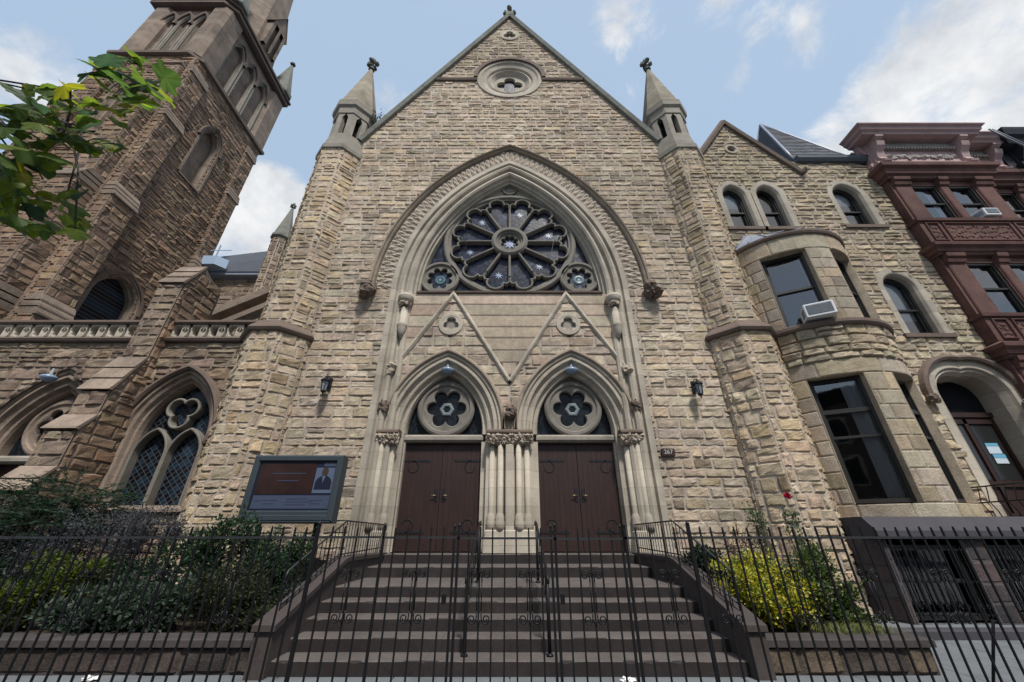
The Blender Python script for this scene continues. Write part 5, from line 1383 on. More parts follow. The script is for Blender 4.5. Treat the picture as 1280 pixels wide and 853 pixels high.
# ================================================================== STEPS, CHEEKS, RAILS
steps = thing('stone_steps', 'broad flight of worn brown stone steps up to the church doors', 'steps', (0, 8, 0))
h5 = .165
def worn_step(mb, x0, x1, y0, y1, z0, z1, R):
    n = max(2, int((x1 - x0) / .09)); rows = []; ch = .012
    for k in range(n + 1):
        x = x0 + (x1 - x0) * k / n; w = .003 * mnoise.noise((x * 1.3, y0 * 3, 0)); c = max(.006, ch + .005 * mnoise.noise((x * 4, y0, 5)) + (.014 if R.random() < .03 else 0))
        rows.append([(x, y1, z0), (x, y0 + .006, z0), (x, y0 + w * .5, z1 - c * 1.2), (x, y0 + c, z1 - .003 + w * .6), (x, y0 + .12, z1 + w), (x, y1, z1)])
    ids = mb.grid(rows); mb.face(ids[0]); mb.face(ids[-1][::-1])
def two(o):      # light from above put into colour: lighter worn treads, darkened risers
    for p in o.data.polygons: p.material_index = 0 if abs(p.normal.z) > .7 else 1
ys = [6.32, 6.72, 7.12, 7.55, 8.0]; Rz = random.Random(5)
for i, y in enumerate(ys):
    mb = MB(); z1 = h5 * (i + 1); y1 = 9.7 if i == 4 else ys[i + 1] + .05
    xs = [-3.14]
    while xs[-1] < 2.2: xs.append(xs[-1] + Rz.uniform(1.4, 2.4))
    xs[-1] = 3.14
    for a, b in zip(xs, xs[1:]):
        q = Rz.uniform(-.004, .004); worn_step(mb, a + .0012, b - .0012, y + q, y1, z1 - h5, z1 + q * .6, Rz)
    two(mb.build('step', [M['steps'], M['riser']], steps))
for i, (y, z0, z1) in enumerate(((9.65, .825, 1.03), (10.72, 1.03, 1.235))):
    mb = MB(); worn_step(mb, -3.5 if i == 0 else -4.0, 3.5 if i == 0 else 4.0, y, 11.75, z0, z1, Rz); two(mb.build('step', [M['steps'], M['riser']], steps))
for sx in (-1, 1):
    nm = 'left' if sx < 0 else 'right'
    t = thing('cheek_wall', ('sloping brown stone side wall of the steps, next to the sign board' if sx < 0 else 'sloping brown stone side wall of the steps, next to the golden shrub'), 'wall', (sx * 3.3, 8, 0), 'side walls of the church steps')
    xs = sorted((sx * 3.13, sx * 3.38)); mb = MB()
    mb.prismx([(6.2, 0), (6.2, .5), (6.32, .54), (8.25, 1.16), (8.4, 1.19), (10.98, 1.19), (10.98, 0)], xs[0], xs[1]); mb.build('wall_body', M['cheek'], t)
    mb = MB(); xs2 = (xs[0] - .03, xs[1] + .03)
    mb.prismx([(6.16, .5), (6.16, .57), (6.32, .62), (8.22, 1.23), (8.42, 1.265), (10.96, 1.265), (10.96, 1.193), (8.4, 1.193), (8.25, 1.163), (6.32, .543), (6.2, .5)], *xs2); mb.build('coping', M['cheek'], t)
    t = thing('stair_railing', ('short black iron railing on the side wall of the steps by the sign board' if sx < 0 else 'short black iron railing on the side wall of the steps by the golden shrub'), 'railing', (sx * 3.3, 8, 1.2), 'iron railings on the step side walls')
    zt = lambda y: .6 + (min(y, 8.25) - 6.3) * .32
    X = sx * 3.27
    mb = MB(); mb.tube([(X, 6.45, zt(6.45) + .42), (X, 6.5, zt(6.5) + .5), (X, 8.2, zt(8.2) + .62), (X, 8.4, 1.9), (X, 10.9, 1.9)], .016, 6); mb.tube([(X, 6.5, zt(6.5) + .1), (X, 8.25, zt(8.2) + .1), (X, 10.9, 1.38)], .014, 6); mb.build('handrail', M['ironw'], t)
    for k in range(28):
        y = 6.5 + k * .16
        mb = MB(); mb.box(X - .006, X + .006, y - .006, y + .006, zt(y) - .02, (zt(y) + .5 + (y - 6.5) * .07) if y < 8.3 else 1.9); mb.build('baluster', M['iron'], t)
    mb = MB(); mb.tube([(X, 6.45 - .1 * (1 - j / 20) * cos(j * .5) + .1, zt(6.45) + .4 + .1 * (1 - j / 20) * sin(j * .5) - .05) for j in range(18)], .012, 5); mb.build('scroll_end', M['iron'], t)
for X, lb in ((-.62, 'black iron handrail on the steps, left of the two in the middle'), (.55, 'black iron handrail on the steps, right of the two in the middle')):
    t = thing('centre_handrail', lb, 'handrail', (X, 7.5, .5), 'handrails in the middle of the steps')
    for y, z0, z1 in ((6.52, .165, 1.14), (8.6, .825, 1.86)):
        mb = MB(); mb.tube([(X, y, z0), (X, y, z1)], .026, 8); mb.lathe([(.05, z0 - .002), (.05, z0 + .02), (.028, z0 + .04)], X, y, 8); mb.build('post', M['iron'], t)
    mb = MB(); mb.tube([(X, 6.36, 1.02), (X, 6.4, 1.1), (X, 6.52, 1.16), (X, 8.6, 1.86), (X, 8.9, 1.9), (X, 9.0, 1.84)], .022, 8); mb.tube([(X, 6.52, .7), (X, 8.6, 1.4)], .012, 6); mb.build('handrail', M['iron'], t)
    for k in range(1, 6):
        f = k / 6; mb = MB(); y = 6.52 + 2.08 * f; mb.tube([(X, y, .7 + .7 * f), (X, y, 1.16 + .7 * f)], .009, 5); mb.build('baluster', M['iron'], t)

# ================================================================== IRON FENCE AND GATES
FY = 4.4
pick = MB(); pick.box(-.0075, .0075, -.0075, .0075, .1, 1.68); pick.box(-.006, .006, -.006, .006, 1.68, 1.7)
pk_me = None
orn = MB()
for s_ in (-1, 1):
    x = s_ * .022
    orn.tube([(x, -.002, .98), (x, -.002, 1.22)], .006, 5)
    for zc, sg in ((1.22, 1), (.98, -1)):
        pts = []
        for j in range(24):
            a = pi - j * .42 if True else 0; rr = .042 * (1 - j / 30)
            cx_, cz_ = x + s_ * .045, zc + sg * .06
            pts.append((cx_ - s_ * rr * cos(j * .42), -.002, cz_ + sg * rr * sin(j * .42)))
        orn.tube([(x, -.002, zc), (x + s_ * .001, -.002, zc + sg * .04)] + pts, .0065, 5)
orn.lump((0, -.006, 1.3), .018, 1, 6, .2); orn.lump((0, -.006, .9), .018, 2, 6, .2)
orn_me = None
def fence_run(t, x0, x1, z_off=0., orn_every=6, start=3):
    """pickets, rails and scroll ornaments of one panel; t stands at the panel's foot"""
    global pk_me, orn_me
    n = max(1, round((x1 - x0) / .121))
    for k in range(1, n):
        x = x0 + (x1 - x0) * k / n
        if pk_me is None:
            o = pick.build('picket', M['iron']); pk_me = o.data
        else:
            o = bpy.data.objects.new('picket', pk_me); COL.objects.link(o)
        o.parent = t; o.location = (x - t.location.x, rnd.uniform(-.003, .003), z_off + rnd.uniform(-.006, .006)); o.rotation_euler = (rnd.uniform(-.006, .006), rnd.uniform(-.006, .006), 0)
        if k % orn_every == start % orn_every:
            if orn_me is None:
                o = orn.build('scroll_ornament', M['iron']); orn_me = o.data
            else:
                o = bpy.data.objects.new('scroll_ornament', orn_me); COL.objects.link(o)
            o.parent = t; o.location = (x - t.location.x, -.012, z_off)
    for z in (1.6, .22):
        mb = MB(); mb.box(x0, x1, -.012, .012, z - .011 + z_off, z + .011 + z_off)
        for i in range(len(mb.v)): mb.v[i] = (mb.v[i][0] - t.location.x, mb.v[i][1], mb.v[i][2])
        o = mb.build('rail', M['ironw']); o.parent = t; o.location = (0, 0, 0)
def post(t, x, top=1.72, w=.016):
    mb = MB(); mb.box(-w, w, -w, w, 0, top); mb.lathe([(w * 1.2, top), (w * 1.3, top + .012), (w * .6, top + .04)], 0, 0, 8)
    o = mb.build('post', M['iron']); o.parent = t; o.location = (x - t.location.x, 0, 0)
fl = thing('iron_fence', 'black iron picket fence in front of the left garden shrubs', 'fence', (-4, FY, 0), 'front fence panels')
fence_run(fl, -9.6, -2.0); post(fl, -2.0)
fr_ = thing('iron_fence', 'black iron picket fence in front of the golden shrub and right planter', 'fence', (4, FY, 0), 'front fence panels')
fence_run(fr_, 1.87, 9.6, 0, 6, 2); post(fr_, 1.87)
mb = MB(); mb.tube([(0, 0, .9), (.05, .5, .02)], .012, 6); o = mb.build('stay_bar', M['iron']); o.parent = fr_; o.location = (.62, .02, 0)
gates = [(-1.98, -1.34, 'narrow fixed iron panel between the left fence and the gates', 0.003), (-1.32, -.56, 'left black iron gate leaf in front of the steps', .0), (-.54, .44, 'wide middle iron gate leaf in front of the church steps', -.006), (.46, 1.17, 'right black iron gate leaf in front of the steps', -.012), (1.19, 1.85, 'narrow fixed iron panel between the gates and the right fence', -.004)]
for i, (x0, x1, lb, zo) in enumerate(gates):
    t = thing('iron_gate' if 0 < i < 4 else 'fence_panel', lb, 'gate' if 0 < i < 4 else 'fence panel', ((x0 + x1) / 2, FY, 0), 'front gate leaves' if 0 < i < 4 else 'front fence panels')
    fence_run(t, x0, x1, zo, 5 if i != 2 else 4, 3 if i != 2 else 2)
    if i != 0: post(t, x0 + .012, 1.70, .012)
    if 0 < i < 4: post(t, x1 - .012, 1.69, .011)
    if i in (1, 3):
        mb = MB(); mb.box(-.02, .02, -.025, .025, 1.03, 1.11); o = mb.build('lock_box', M['iron']); o.parent = t; o.location = ((.3 if i == 1 else -.3), 0, 0)

# ================================================================== PLANTERS AND GROUND
pt = thing('planter_wall', 'long low dark stone garden wall left of the steps', 'planter', (-8, 6.4, 0), 'low stone planter walls')
mb = MB(); stones(mb, 0, .3, lambda z: [(-14, -3.385)], flat(6.4), PAL['planter'], hr=(.29, .32), lr=(.5, 1.2), amp=.025, split=0, seed=7, mortar=(.06, .05, .045), nx=4, ny=3); mb.col = (.09, .07, .06); mb.box(-14, -3.385, 6.42, 6.66, 0, .3); mb.build('wall_body', M['rock'], pt)
mb = MB(); mb.bbox(-14, -3.385, 6.34, 6.72, .3, .39, .015); mb.build('coping', M['copdark'], pt)
pt = thing('planter_wall', 'short low dark stone planter right of the steps under the golden shrub', 'planter', (4.5, 6.4, 0), 'low stone planter walls')
mb = MB(); stones(mb, 0, .3, lambda z: [(3.385, 5.66)], flat(6.4), PAL['planter'], hr=(.29, .32), lr=(.5, 1.0), amp=.025, split=0, seed=8, mortar=(.06, .05, .045), nx=4, ny=3); mb.col = (.09, .07, .06); mb.box(3.385, 5.64, 6.42, 6.66, 0, .3)
stones(mb, 0, .3, lambda z: [(6.4, 9.6)], lambda u, v, d: (5.66 + d, u, v), PAL['planter'], hr=(.29, .32), lr=(.5, 1.0), amp=.02, split=0, seed=9, mortar=(.06, .05, .045)); mb.build('wall_body', M['rock'], pt)
mb = MB(); mb.bbox(3.385, 5.72, 6.34, 6.72, .3, .39, .015); mb.box(5.42, 5.715, 6.73, 9.6, .3, .385); mb.build('coping', M['copdark'], pt)
mb = MB(); mb.box(-17.5, -3.385, 6.6, 10.98, .0, .33); struct(mb.build('garden_soil', M['soil']))
mb = MB(); mb.box(3.385, 5.5, 6.6, 10.2, .0, .33); struct(mb.build('garden_soil', M['soil']))
# ground
mb = MB(); mb.quad((-400, -400, -.16), (400, -400, -.16), (400, 400, -.16), (-400, 400, -.16)); struct(mb.build('ground', M['asphalt']))
mb = MB()
for i in range(-12, 14):      # paving flags with joints, kerb to building line
    for j in range(-2, 10):
        x0, y0 = i * 1.5, j * 1.5 - .2; mb.bbox(x0 + .006, x0 + 1.494, y0 + .006, y0 + 1.494, -.12, rnd.uniform(-.003, .0), .006)
mb.box(-60, -18.1, -3.2, 14.8, -.12, -.004); mb.box(21.1, 60, -3.2, 14.8, -.12, -.004); mb.box(-18, 21, -3.15, 14.7, -.15, -.02)
struct(mb.build('pavement', M['concrete']))
mb = MB(); mb.bbox(-60, 60, -3.5, -3.22, -.16, .0, .03); struct(mb.build('kerb', M['bluestone']))
mb = MB(); mb.bbox(5.8, 12.4, 8.3, 8.55, 0, .14, .02); tag(mb.build('areaway_kerb', M['bluestone']), 'low dark kerb along the parish house basement windows', 'kerb')
# houses across the street: what the lower window panes mirror
for i, (x0, x1, zt, m_, lb) in enumerate(((-30, -20, 12.5, 'brownstone', 'brownstone row house across the street, opposite the bell tower'), (-20, -9, 13.5, 'cheek', 'dark brown row house across the street, opposite the side aisle'), (-9, 1, 12.0, 'brownstone', 'brownstone row house across the street, opposite the church steps'), (1, 12, 13.0, 'planter', 'dark stone row house across the street, opposite the parish house'), (12, 23, 12.4, 'brownstone', 'brownstone row house across the street, opposite the red townhouse'), (23, 36, 13.2, 'cheek', 'dark brown row house across the street, at the far end'))):
    t = thing('row_house', lb, 'house', ((x0 + x1) / 2, -18, 0), 'row houses across the street')
    mb = MB(); mb.box(x0 + .02, x1 - .02, -28, -18, 0, zt); mb.build('wall', M[m_], t)
    mb = MB(); mb.prismx([(-18, zt - 1), (-17.8, zt - .9), (-17.6, zt - .4), (-17.3, zt), (-17.3, zt + .2), (-18, zt + .25)], x0 + .03, x1 - .03); mb.build('cornice', M['blackpaint'], t)
    n = round((x1 - x0) / 2.7)
    for k in range(n):
        for j in range(3):
            x = x0 + (k + .5) * (x1 - x0) / n; z = 2.2 + j * 3.3
            mb = MB(); mb.box(x - .6, x + .6, -18.05, -17.9, z - .1, z + 2.1); W_ = mb.build('window', M['trim'], t)
            mb = MB(); mb.box(x - .46, x + .46, -17.96, -17.88, z + .04, z + 1.94); sub_o = mb.build('pane', M['stained2']); sub_o.parent = W_
mb = MB(); mb.box(-60, 60, -17.9, -13.2, -.15, -.01); struct(mb.build('pavement', M['concrete']))
# crumpled paper
for x, y, lb in ((1.45, 6.1, 'crumpled white paper lying by the foot of the steps'), (-5.3, 6.15, 'crumpled white paper lying below the left garden wall')):
    mb = MB(); mb.lump((x, y, .03), .045, 3, 10, .7, (1.8, .9, .6)); mb.lump((x + .07, y + .03, .025), .032, 8, 8, .7, (1.6, 1, .6)); tag(mb.build('paper_litter', M['white']), lb, 'litter', 'paper litter')

# ================================================================== PLANTS
def leaf_quad(mb, p, d, n, L, w, c):
    """one folded leaf: base p, direction d, face normal n"""
    d = d.normalized(); s_ = d.cross(n)
    if s_.length < 1e-3: s_ = Vector((1, 0, 0))
    s_.normalize(); n = s_.cross(d)
    tip = p + d * L - n * L * .12; mid = p + d * L * .45
    i = [mb.vert(q, c) for q in (p, mid + s_ * w / 2 + n * w * .12, tip, mid - s_ * w / 2 + n * w * .12)]
    mb.face([i[0], i[1], i[2]]); mb.face([i[0], i[2], i[3]])
def rv(R): 
    while True:
        v = Vector((R.uniform(-1, 1), R.uniform(-1, 1), R.uniform(-1, 1)))
        if .05 < v.length < 1: return v.normalized()
def shrub(name, label, cat, blobs, n, L, w, cols, seed, group=None, up=.4, shell=.55, long_tips=0):
    """leaves spread through lumpy volumes carried on forked stems"""
    R = random.Random(seed); b0 = blobs[0]
    t = thing(name, label, cat, (b0[0], b0[1], .33), group)
    st_ = MB(); lf = MB(); tot = sum(b[3] * b[4] * b[5] for b in blobs)
    clumps = []
    for (x, y, z, rx, ry, rz) in blobs:
        k = max(6, int(34 * (rx * ry * rz / tot) ** .8 + 6))
        for _ in range(k):
            v = rv(R) * (R.random() ** .3); q = Vector((x + v.x * rx, y + v.y * ry, max(.38, z + v.z * rz))); clumps.append((q, v, R.uniform(.16, .3) * max(rx, rz) + .05))
            if R.random() < .5:
                base = Vector((x + R.uniform(-.1, .1) * rx, y, .3)); st_.tube([base, base.lerp(q, .5) + Vector((R.uniform(-.06, .06), R.uniform(-.06, .06), .05)), q], [.014, .009, .004], 4)
    for i in range(n):
        q, v, s_ = R.choice(clumps); o = rv(R); p = q + o * s_ * (R.random() ** shell)
        if p.z < .34: p.z = .34 + R.random() * .1
        d = (o + rv(R) * .7 + Vector((0, 0, up))); nn = (rv(R) + Vector((0, -.25, .9))).normalized()
        c = R.choice(cols); k = R.uniform(.65, 1.3); leaf_quad(lf, p, d, nn, L * R.uniform(.6, 1.25), w * R.uniform(.7, 1.2), tuple(a * k for a in c))
    for i in range(long_tips):
        q, v, s_ = R.choice(clumps); d = (v + Vector((R.uniform(-.4, .4), R.uniform(-.4, .1), R.uniform(.2, .9)))).normalized(); e = q + d * R.uniform(.2, .45)
        st_.tube([q, q.lerp(e, .5) + Vector((0, 0, .03)), e], [.006, .004, .002], 4)
        for j in range(9): leaf_quad(lf, q.lerp(e, (j + 1) / 9), d + rv(R) * .9, rv(R), L, w, tuple(a * R.uniform(.7, 1.3) for a in R.choice(cols)))
    o = lf.build('foliage', M['leaf'], t); o2 = st_.build('stem', M['bark'], t)
    return t
G_dk = [(.012, .028, .014), (.016, .034, .018), (.01, .022, .013)]
G_md = [(.022, .05, .02), (.03, .06, .026), (.018, .042, .02)]
G_gr = [(.062, .063, .07), (.085, .085, .093), (.042, .045, .052)]
G_yl = [(.2, .22, .02), (.15, .2, .022), (.09, .14, .022), (.25, .24, .03)]
# left garden
def yew(name, label, cx, cy, cz, rx, ry, rz, n, seed):
    R = random.Random(seed); t = thing(name, label, 'shrub', (cx, cy, .33)); lf = MB(); st_ = MB()
    for _ in range(n):
        v = rv(R); v.z = abs(v.z) * R.choice((1, 1, -.6)); p = Vector((cx, cy, cz)) + Vector((v.x * rx, v.y * ry, v.z * rz)) * R.uniform(.35, 1)
        d = Vector((v.x, v.y * .6 - .2, R.uniform(-.25, .45))).normalized(); e = p + d * R.uniform(.25, .55) + Vector((0, 0, -.04))
        if R.random() < .3: st_.tube([Vector((cx, cy, .3)), Vector((cx, cy, .3)).lerp(p, .6), p], [.02, .012, .005], 4)
        for j in range(26):
            q = p.lerp(e, j / 25); sd = d.cross(Vector((0, 0, 1))).normalized() * R.choice((-1, 1)); c = R.choice(G_dk); k = R.uniform(.7, 1.7)
            leaf_quad(lf, q, d * .6 + sd + rv(R) * .4, Vector((0, -.3, 1)) + rv(R) * .5, .1 * R.uniform(.7, 1.3), .026, tuple(a * k for a in c))
    lf.build('foliage', M['leaf'], t); st_.build('stem', M['bark'], t)
yew('yew_shrub', 'dark green feathery yew shrub at the left edge under the buttress', -10.1, 9.0, 1.75, 1.9, .9, 1.05, 760, 51)
shrub('grey_shrub', 'grey leaved bush spreading below the left lattice window', 'shrub', [(-8.2, 8.5, 1.5, 1.1, .6, .5), (-7.3, 8.5, 1.62, .8, .5, .42), (-8.9, 8.4, 1.3, .8, .5, .5)], 9000, .065, .028, G_gr, 52, long_tips=80)
shrub('green_shrub', 'glossy green bush growing in front of the sign board', 'shrub', [(-5.6, 8.6, 1.42, .85, .5, .5), (-4.7, 8.7, 1.15, .7, .45, .5), (-6.3, 8.4, 1.1, .6, .4, .6)], 8000, .085, .045, [(.018, .046, .02), (.028, .062, .028), (.012, .03, .015), (.04, .075, .03)], 53, long_tips=50)
shrub('golden_shrub', 'yellow green bush in the dark left garden behind the fence', 'shrub', [(-7.5, 7.2, 1.0, .5, .35, .32), (-7.0, 7.2, 1.0, .35, .3, .25), (-7.75, 7.1, .68, .5, .3, .3)], 4600, .065, .042, [(.08, .1, .011), (.05, .072, .01), (.024, .044, .01)], 54)
shrub('low_shrub', 'dark broad leaved low bush at the front of the left garden', 'shrub', [(-5.6, 7.0, .66, .8, .32, .32), (-6.4, 6.95, .6, .6, .3, .26)], 4200, .09, .055, [(.022, .04, .024), (.015, .03, .018), (.04, .062, .04), (.055, .075, .055)], 55)
shrub('olive_shrub', 'olive green twiggy bush beside the left step wall', 'shrub', [(-4.55, 7.2, .8, .6, .35, .44), (-3.95, 7.1, .58, .35, .3, .27)], 5200, .055, .03, [(.034, .04, .014), (.025, .032, .012), (.017, .026, .012)], 56, long_tips=50)
shrub('dark_shrub', 'nearly black green bush in the middle of the left garden', 'shrub', [(-5.9, 7.9, .92, .8, .4, .45), (-4.7, 8.0, .9, .7, .4, .45), (-8.6, 7.7, .8, .9, .4, .42), (-7.0, 7.8, .8, .7, .4, .4)], 7500, .08, .042, G_dk, 57, long_tips=40)
# right planter
shrub('golden_shrub', 'bright golden yellow shrub in the right planter behind the fence', 'shrub', [(4.05, 7.25, .95, .62, .42, .42), (4.45, 7.3, .72, .55, .4, .36), (3.72, 7.2, .66, .38, .35, .3)], 10500, .062, .04, [(.46, .41, .045), (.36, .35, .04), (.2, .25, .03), (.52, .47, .12), (.09, .14, .022), (.05, .085, .018)], 61, shell=.6, long_tips=26)
shrub('dark_shrub', 'small dark evergreen bush between the right step wall and golden shrub', 'shrub', [(3.62, 8.1, 1.12, .3, .3, .3)], 2400, .08, .04, G_dk, 62)
shrub('green_shrub', 'loose green bush at the right end of the right planter', 'shrub', [(4.95, 7.3, .95, .35, .35, .48), (5.2, 7.2, .65, .35, .3, .32)], 4600, .07, .034, [(.05, .085, .022), (.07, .1, .03), (.035, .065, .02)], 63, long_tips=46)
# brown dying bush
shrub('withered_shrub', 'withered reddish brown bush behind the golden shrub', 'shrub', [(4.35, 8.1, 1.5, .3, .25, .22), (4.55, 7.9, 1.25, .22, .2, .25)], 700, .05, .02, [(.11, .05, .03), (.08, .04, .026), (.05, .05, .025)], 64, long_tips=36)
# ornamental grass
R = random.Random(70); t = thing('ornamental_grass', 'tuft of pale green grass hanging over the right planter edge', 'grass tuft', (5.1, 6.9, .33)); lf = MB()
for _ in range(420):
    b0 = Vector((R.choice((5.0, 5.3, 4.7)) + R.uniform(-.16, .16), 6.85 + R.uniform(-.12, .15), .33)); a = R.uniform(0, 2 * pi); L_ = R.uniform(.2, .42); d = Vector((cos(a), sin(a) * .8 - .2, 0)); c = R.choice([(.14, .16, .06), (.09, .12, .04), (.2, .2, .09)])
    pts = [b0 + d * L_ * f * .9 + Vector((0, 0, L_ * (1.5 * f - 1.25 * f * f))) for f in (0, .35, .7, 1)]
    s_ = d.cross(Vector((0, 0, 1))).normalized() * .005
    lf.col = c
    lf.grid([[p + s_ * (1 - i / 4), p - s_ * (1 - i / 4)] for i, p in enumerate(pts)])
lf.build('blades', M['leaf'], t)
# climbing roses against the turret
def climber(label, x, y, top, seed, flower):
    R = random.Random(seed); t = thing('rose_bush', label, 'rose bush', (x, y, .33), 'tall rose stems in the right planter'); st_ = MB(); lf = MB()
    for k in range(3):
        pts = [Vector((x + R.uniform(-.1, .1), y, .3))]
        for j in range(7): pts.append(Vector((x + R.uniform(-.1, .1) + (k - 1) * .09 * j / 6, y + R.uniform(-.05, .05), .3 + (top * R.uniform(.86, 1) - .3) * (j + 1) / 7)))
        st_.tube(pts, [.012 - .001 * j for j in range(8)], 5)
        for j in range(1, 8):
            for _ in range(26):
                p = pts[j - 1].lerp(pts[j], R.random()) + rv(R) * R.uniform(.02, .14); c = R.choice([(.03, .065, .02), (.045, .085, .025), (.022, .05, .018)]); leaf_quad(lf, p, rv(R) + Vector((0, 0, -.2)), Vector((0, -.4, .8)) + rv(R) * .5, .065 * R.uniform(.7, 1.2), .036, tuple(a * R.uniform(.8, 1.3) for a in c))
    lf.build('foliage', M['leaf'], t); st_.build('stem', M['bark'], t)
    if flower:
        fm = MB(); c0 = Vector((x + .06, y - .05, top + .04)); fm.col = (.42, .012, .03)
        for j in range(26): leaf_quad(fm, c0 + rv(R) * .02, rv(R) + Vector((0, -.2, .4)), rv(R), .075, .06, (.42 * R.uniform(.6, 1.1), .012, .035))
        fm.build('red_flower', M['leaf'], t)
climber('tall rose stem with a single red flower beside the right turret', 4.85 + .82, 8.4, 2.32, 81, True)
climber('tall leafy rose stem without flower in front of the right turret', 4.95, 8.3, 2.35, 82, False)
# weed on the gable
R = random.Random(90); t = thing('wall_weed', 'small leafy weed sprouting from the gable beside the left turret', 'weed', (-6.35, 10.85, 18.6)); lf = MB(); st_ = MB()
for k in range(5):
    e = Vector((-6.3 + R.uniform(-.25, .5), 10.8 + R.uniform(-.2, .1), 18.9 + R.uniform(.1, .8))); b0 = Vector((-6.35, 10.85, 18.5)); st_.tube([b0, b0.lerp(e, .5) + Vector((-.05, 0, .1)), e], [.015, .01, .006], 4)
    for j in range(14): leaf_quad(lf, b0.lerp(e, .3 + .7 * R.random()) + rv(R) * .08, rv(R), rv(R), .12, .06, (.03, .05, .022))
lf.build('foliage', M['leaf'], t); st_.build('stem', M['bark'], t)
# pale blue flashing sheet on the roof by the tower
mb = MB(); mb.prismz([(-19.6, 18.5), (-18.4, 18.5), (-18.0, 19.0), (-19.6, 19.1)], 16.7, 17.35); mb.box(-18.75, -18.69, 18.7, 18.76, 17.3, 18.4); mb.box(-19.2, -17.9, 18.72, 18.75, 17.95, 18.0)
tag(mb.build('roof_vent_sheet', M['blueflash']), 'pale blue metal sheet with a thin mast on the roof beside the tower', 'roof sheet')

# ================================================================== STREET TREE (trunk outside the picture, low branch inside)
tree = thing('street_tree', 'street tree whose leafy lobed branch hangs into the upper left', 'tree', (-4.6, -.9, 0))
mb = MB(); mb.tube([(-4.6, -.9, 0), (-4.62, -.88, 1.2), (-4.58, -.85, 2.6), (-4.7, -.8, 4.2), (-5.2, -.9, 6.0), (-5.9, -1.1, 8.2)], [.24, .19, .17, .15, .11, .06], 12); mb.build('trunk', M['bark'], tree)
br = MB(); bpts = [(-4.6, -.84, 3.0), (-3.9, -.2, 3.35), (-3.1, .45, 3.35), (-2.45, .95, 3.3), (-2.1, 1.12, 3.34)]
br.tube(bpts, [.05, .034, .022, .013, .006], 7)
LV = MB(); R = random.Random(99)
def lobed(p, d, n, s_, c):
    """five-lobed toothed leaf with raised veins' fold"""
    d = d.normalized(); t = d.cross(n).normalized(); n = t.cross(d)
    half = [(0, 0), (.14, -.04), (.30, -.10), (.44, -.06), (.50, .06), (.47, .15), (.60, .22), (.66, .36), (.58, .50), (.44, .50), (.36, .56), (.33, .72), (.2, .88), (.09, .95), (0, 1.0)]
    out = half + [(-x, y) for x, y in half[::-1][1:-1]]
    cu, cv = R.uniform(-.5, .9), R.uniform(-.3, .9)
    base = p; ctr = p + d * s_ * .3
    ci = LV.vert(ctr + n * s_ * .03, tuple(a * 1.25 for a in c)); ids = []
    for qi, (x, y) in enumerate(out):
        tipk = 1.3 if min(qi, len(out) - qi) in (3, 7, 14) else (1.12 if min(qi, len(out) - qi) in (2, 6, 12, 13) else .82)
        x += R.uniform(-.02, .02); y += R.uniform(-.02, .02)
        dr = (x * x * cu + (y - .3) ** 2 * cv * .7 + R.uniform(-.02, .02)); ids.append(LV.vert(base + t * x * s_ + d * y * s_ - n * s_ * dr, tuple(a * tipk * R.uniform(.9, 1.1) for a in c)))
    for i in range(len(ids)): LV.face([ci, ids[i], ids[(i + 1) % len(ids)]])
leafc = [(.085, .13, .026), (.12, .165, .03), (.06, .1, .024), (.16, .17, .03), (.045, .08, .024), (.03, .055, .03), (.07, .115, .026)]
tw = []
def ray_pt(x, y, dist):     # along the sight line of the photograph, to lay out this branch
    u = 426.5 - y; v = Vector((x - 637, 470 * .8862 - u * .4633, 470 * .4633 + u * .8862)).normalized(); return Vector((0, 0, 1.6)) + v * dist
spots = [(128, 95, 2.3, 1.15), (150, 105, 2.3, 1.05), (185, 105, 2.2, 1.2), (172, 130, 2.25, 1.25), (150, 145, 2.3, .8), (160, 85, 2.3, .9), (25, 110, 2.5, .9), (55, 105, 2.5, 1.0), (85, 120, 2.45, 1.1), (75, 135, 2.4, .9), (20, 150, 2.4, 1.1), (45, 150, 2.4, 1.0), (5, 135, 2.4, 1.0), (10, 190, 2.3, 1.2), (40, 180, 2.35, 1.2), (110, 165, 2.35, 1.1), (125, 175, 2.3, 1.0), (95, 175, 2.4, .9), (15, 215, 2.3, 1.0), (35, 205, 2.3, .9), (60, 200, 2.35, .9), (95, 245, 2.3, .9), (105, 285, 2.3, .85), (10, 250, 2.3, 1.1), (15, 270, 2.25, 1.0), (50, 250, 2.35, .8), (55, 270, 2.3, .8), (0, 230, 2.3, 1.1), (60, 145, 2.5, .9), (120, 140, 2.45, .8), (5, 165, 2.35, 1.1), (30, 235, 2.4, .9), (70, 165, 2.45, .9), (140, 185, 2.35, .7)]
for (x, y, ds, k) in spots:
    for rep in range(5):
        p = ray_pt(x + R.uniform(-14, 14), y + R.uniform(-13, 13), ds + R.uniform(-.15, .2)); hub = Vector(bpts[3 if x < 60 else 4]) + Vector((R.uniform(-.08, .08), R.uniform(-.06, .06), R.uniform(-.05, .05)))
        d = (p - hub).normalized() + Vector((R.uniform(-.5, .5), R.uniform(-.5, .5), R.uniform(-.8, .1))); nn = Vector((R.uniform(-.7, .7), R.uniform(-.9, .3), R.uniform(.2, 1.0))).normalized()
        c = R.choice(leafc); lobed(p, d, nn, .074 * k * R.uniform(.75, 1.15), c)
        if rep == 0 and x < 120: br.tube([hub, hub.lerp(p, .5) + Vector((0, 0, .04)), p], [.006, .004, .003], 5)
for k in range(90):     # leaves along the older part of the low branch
    f = R.uniform(.2, 2.6); a = Vector(bpts[int(f)]).lerp(Vector(bpts[int(f) + 1]), f % 1); p = a + rv(R) * R.uniform(.08, .4); lobed(p, (p - a) + Vector((0, 0, -.3)), rv(R) + Vector((0, 0, .8)), .1 * R.uniform(.7, 1.2), R.choice(leafc))
    if k % 2: br.tube([a, p], [.004, .002], 4)
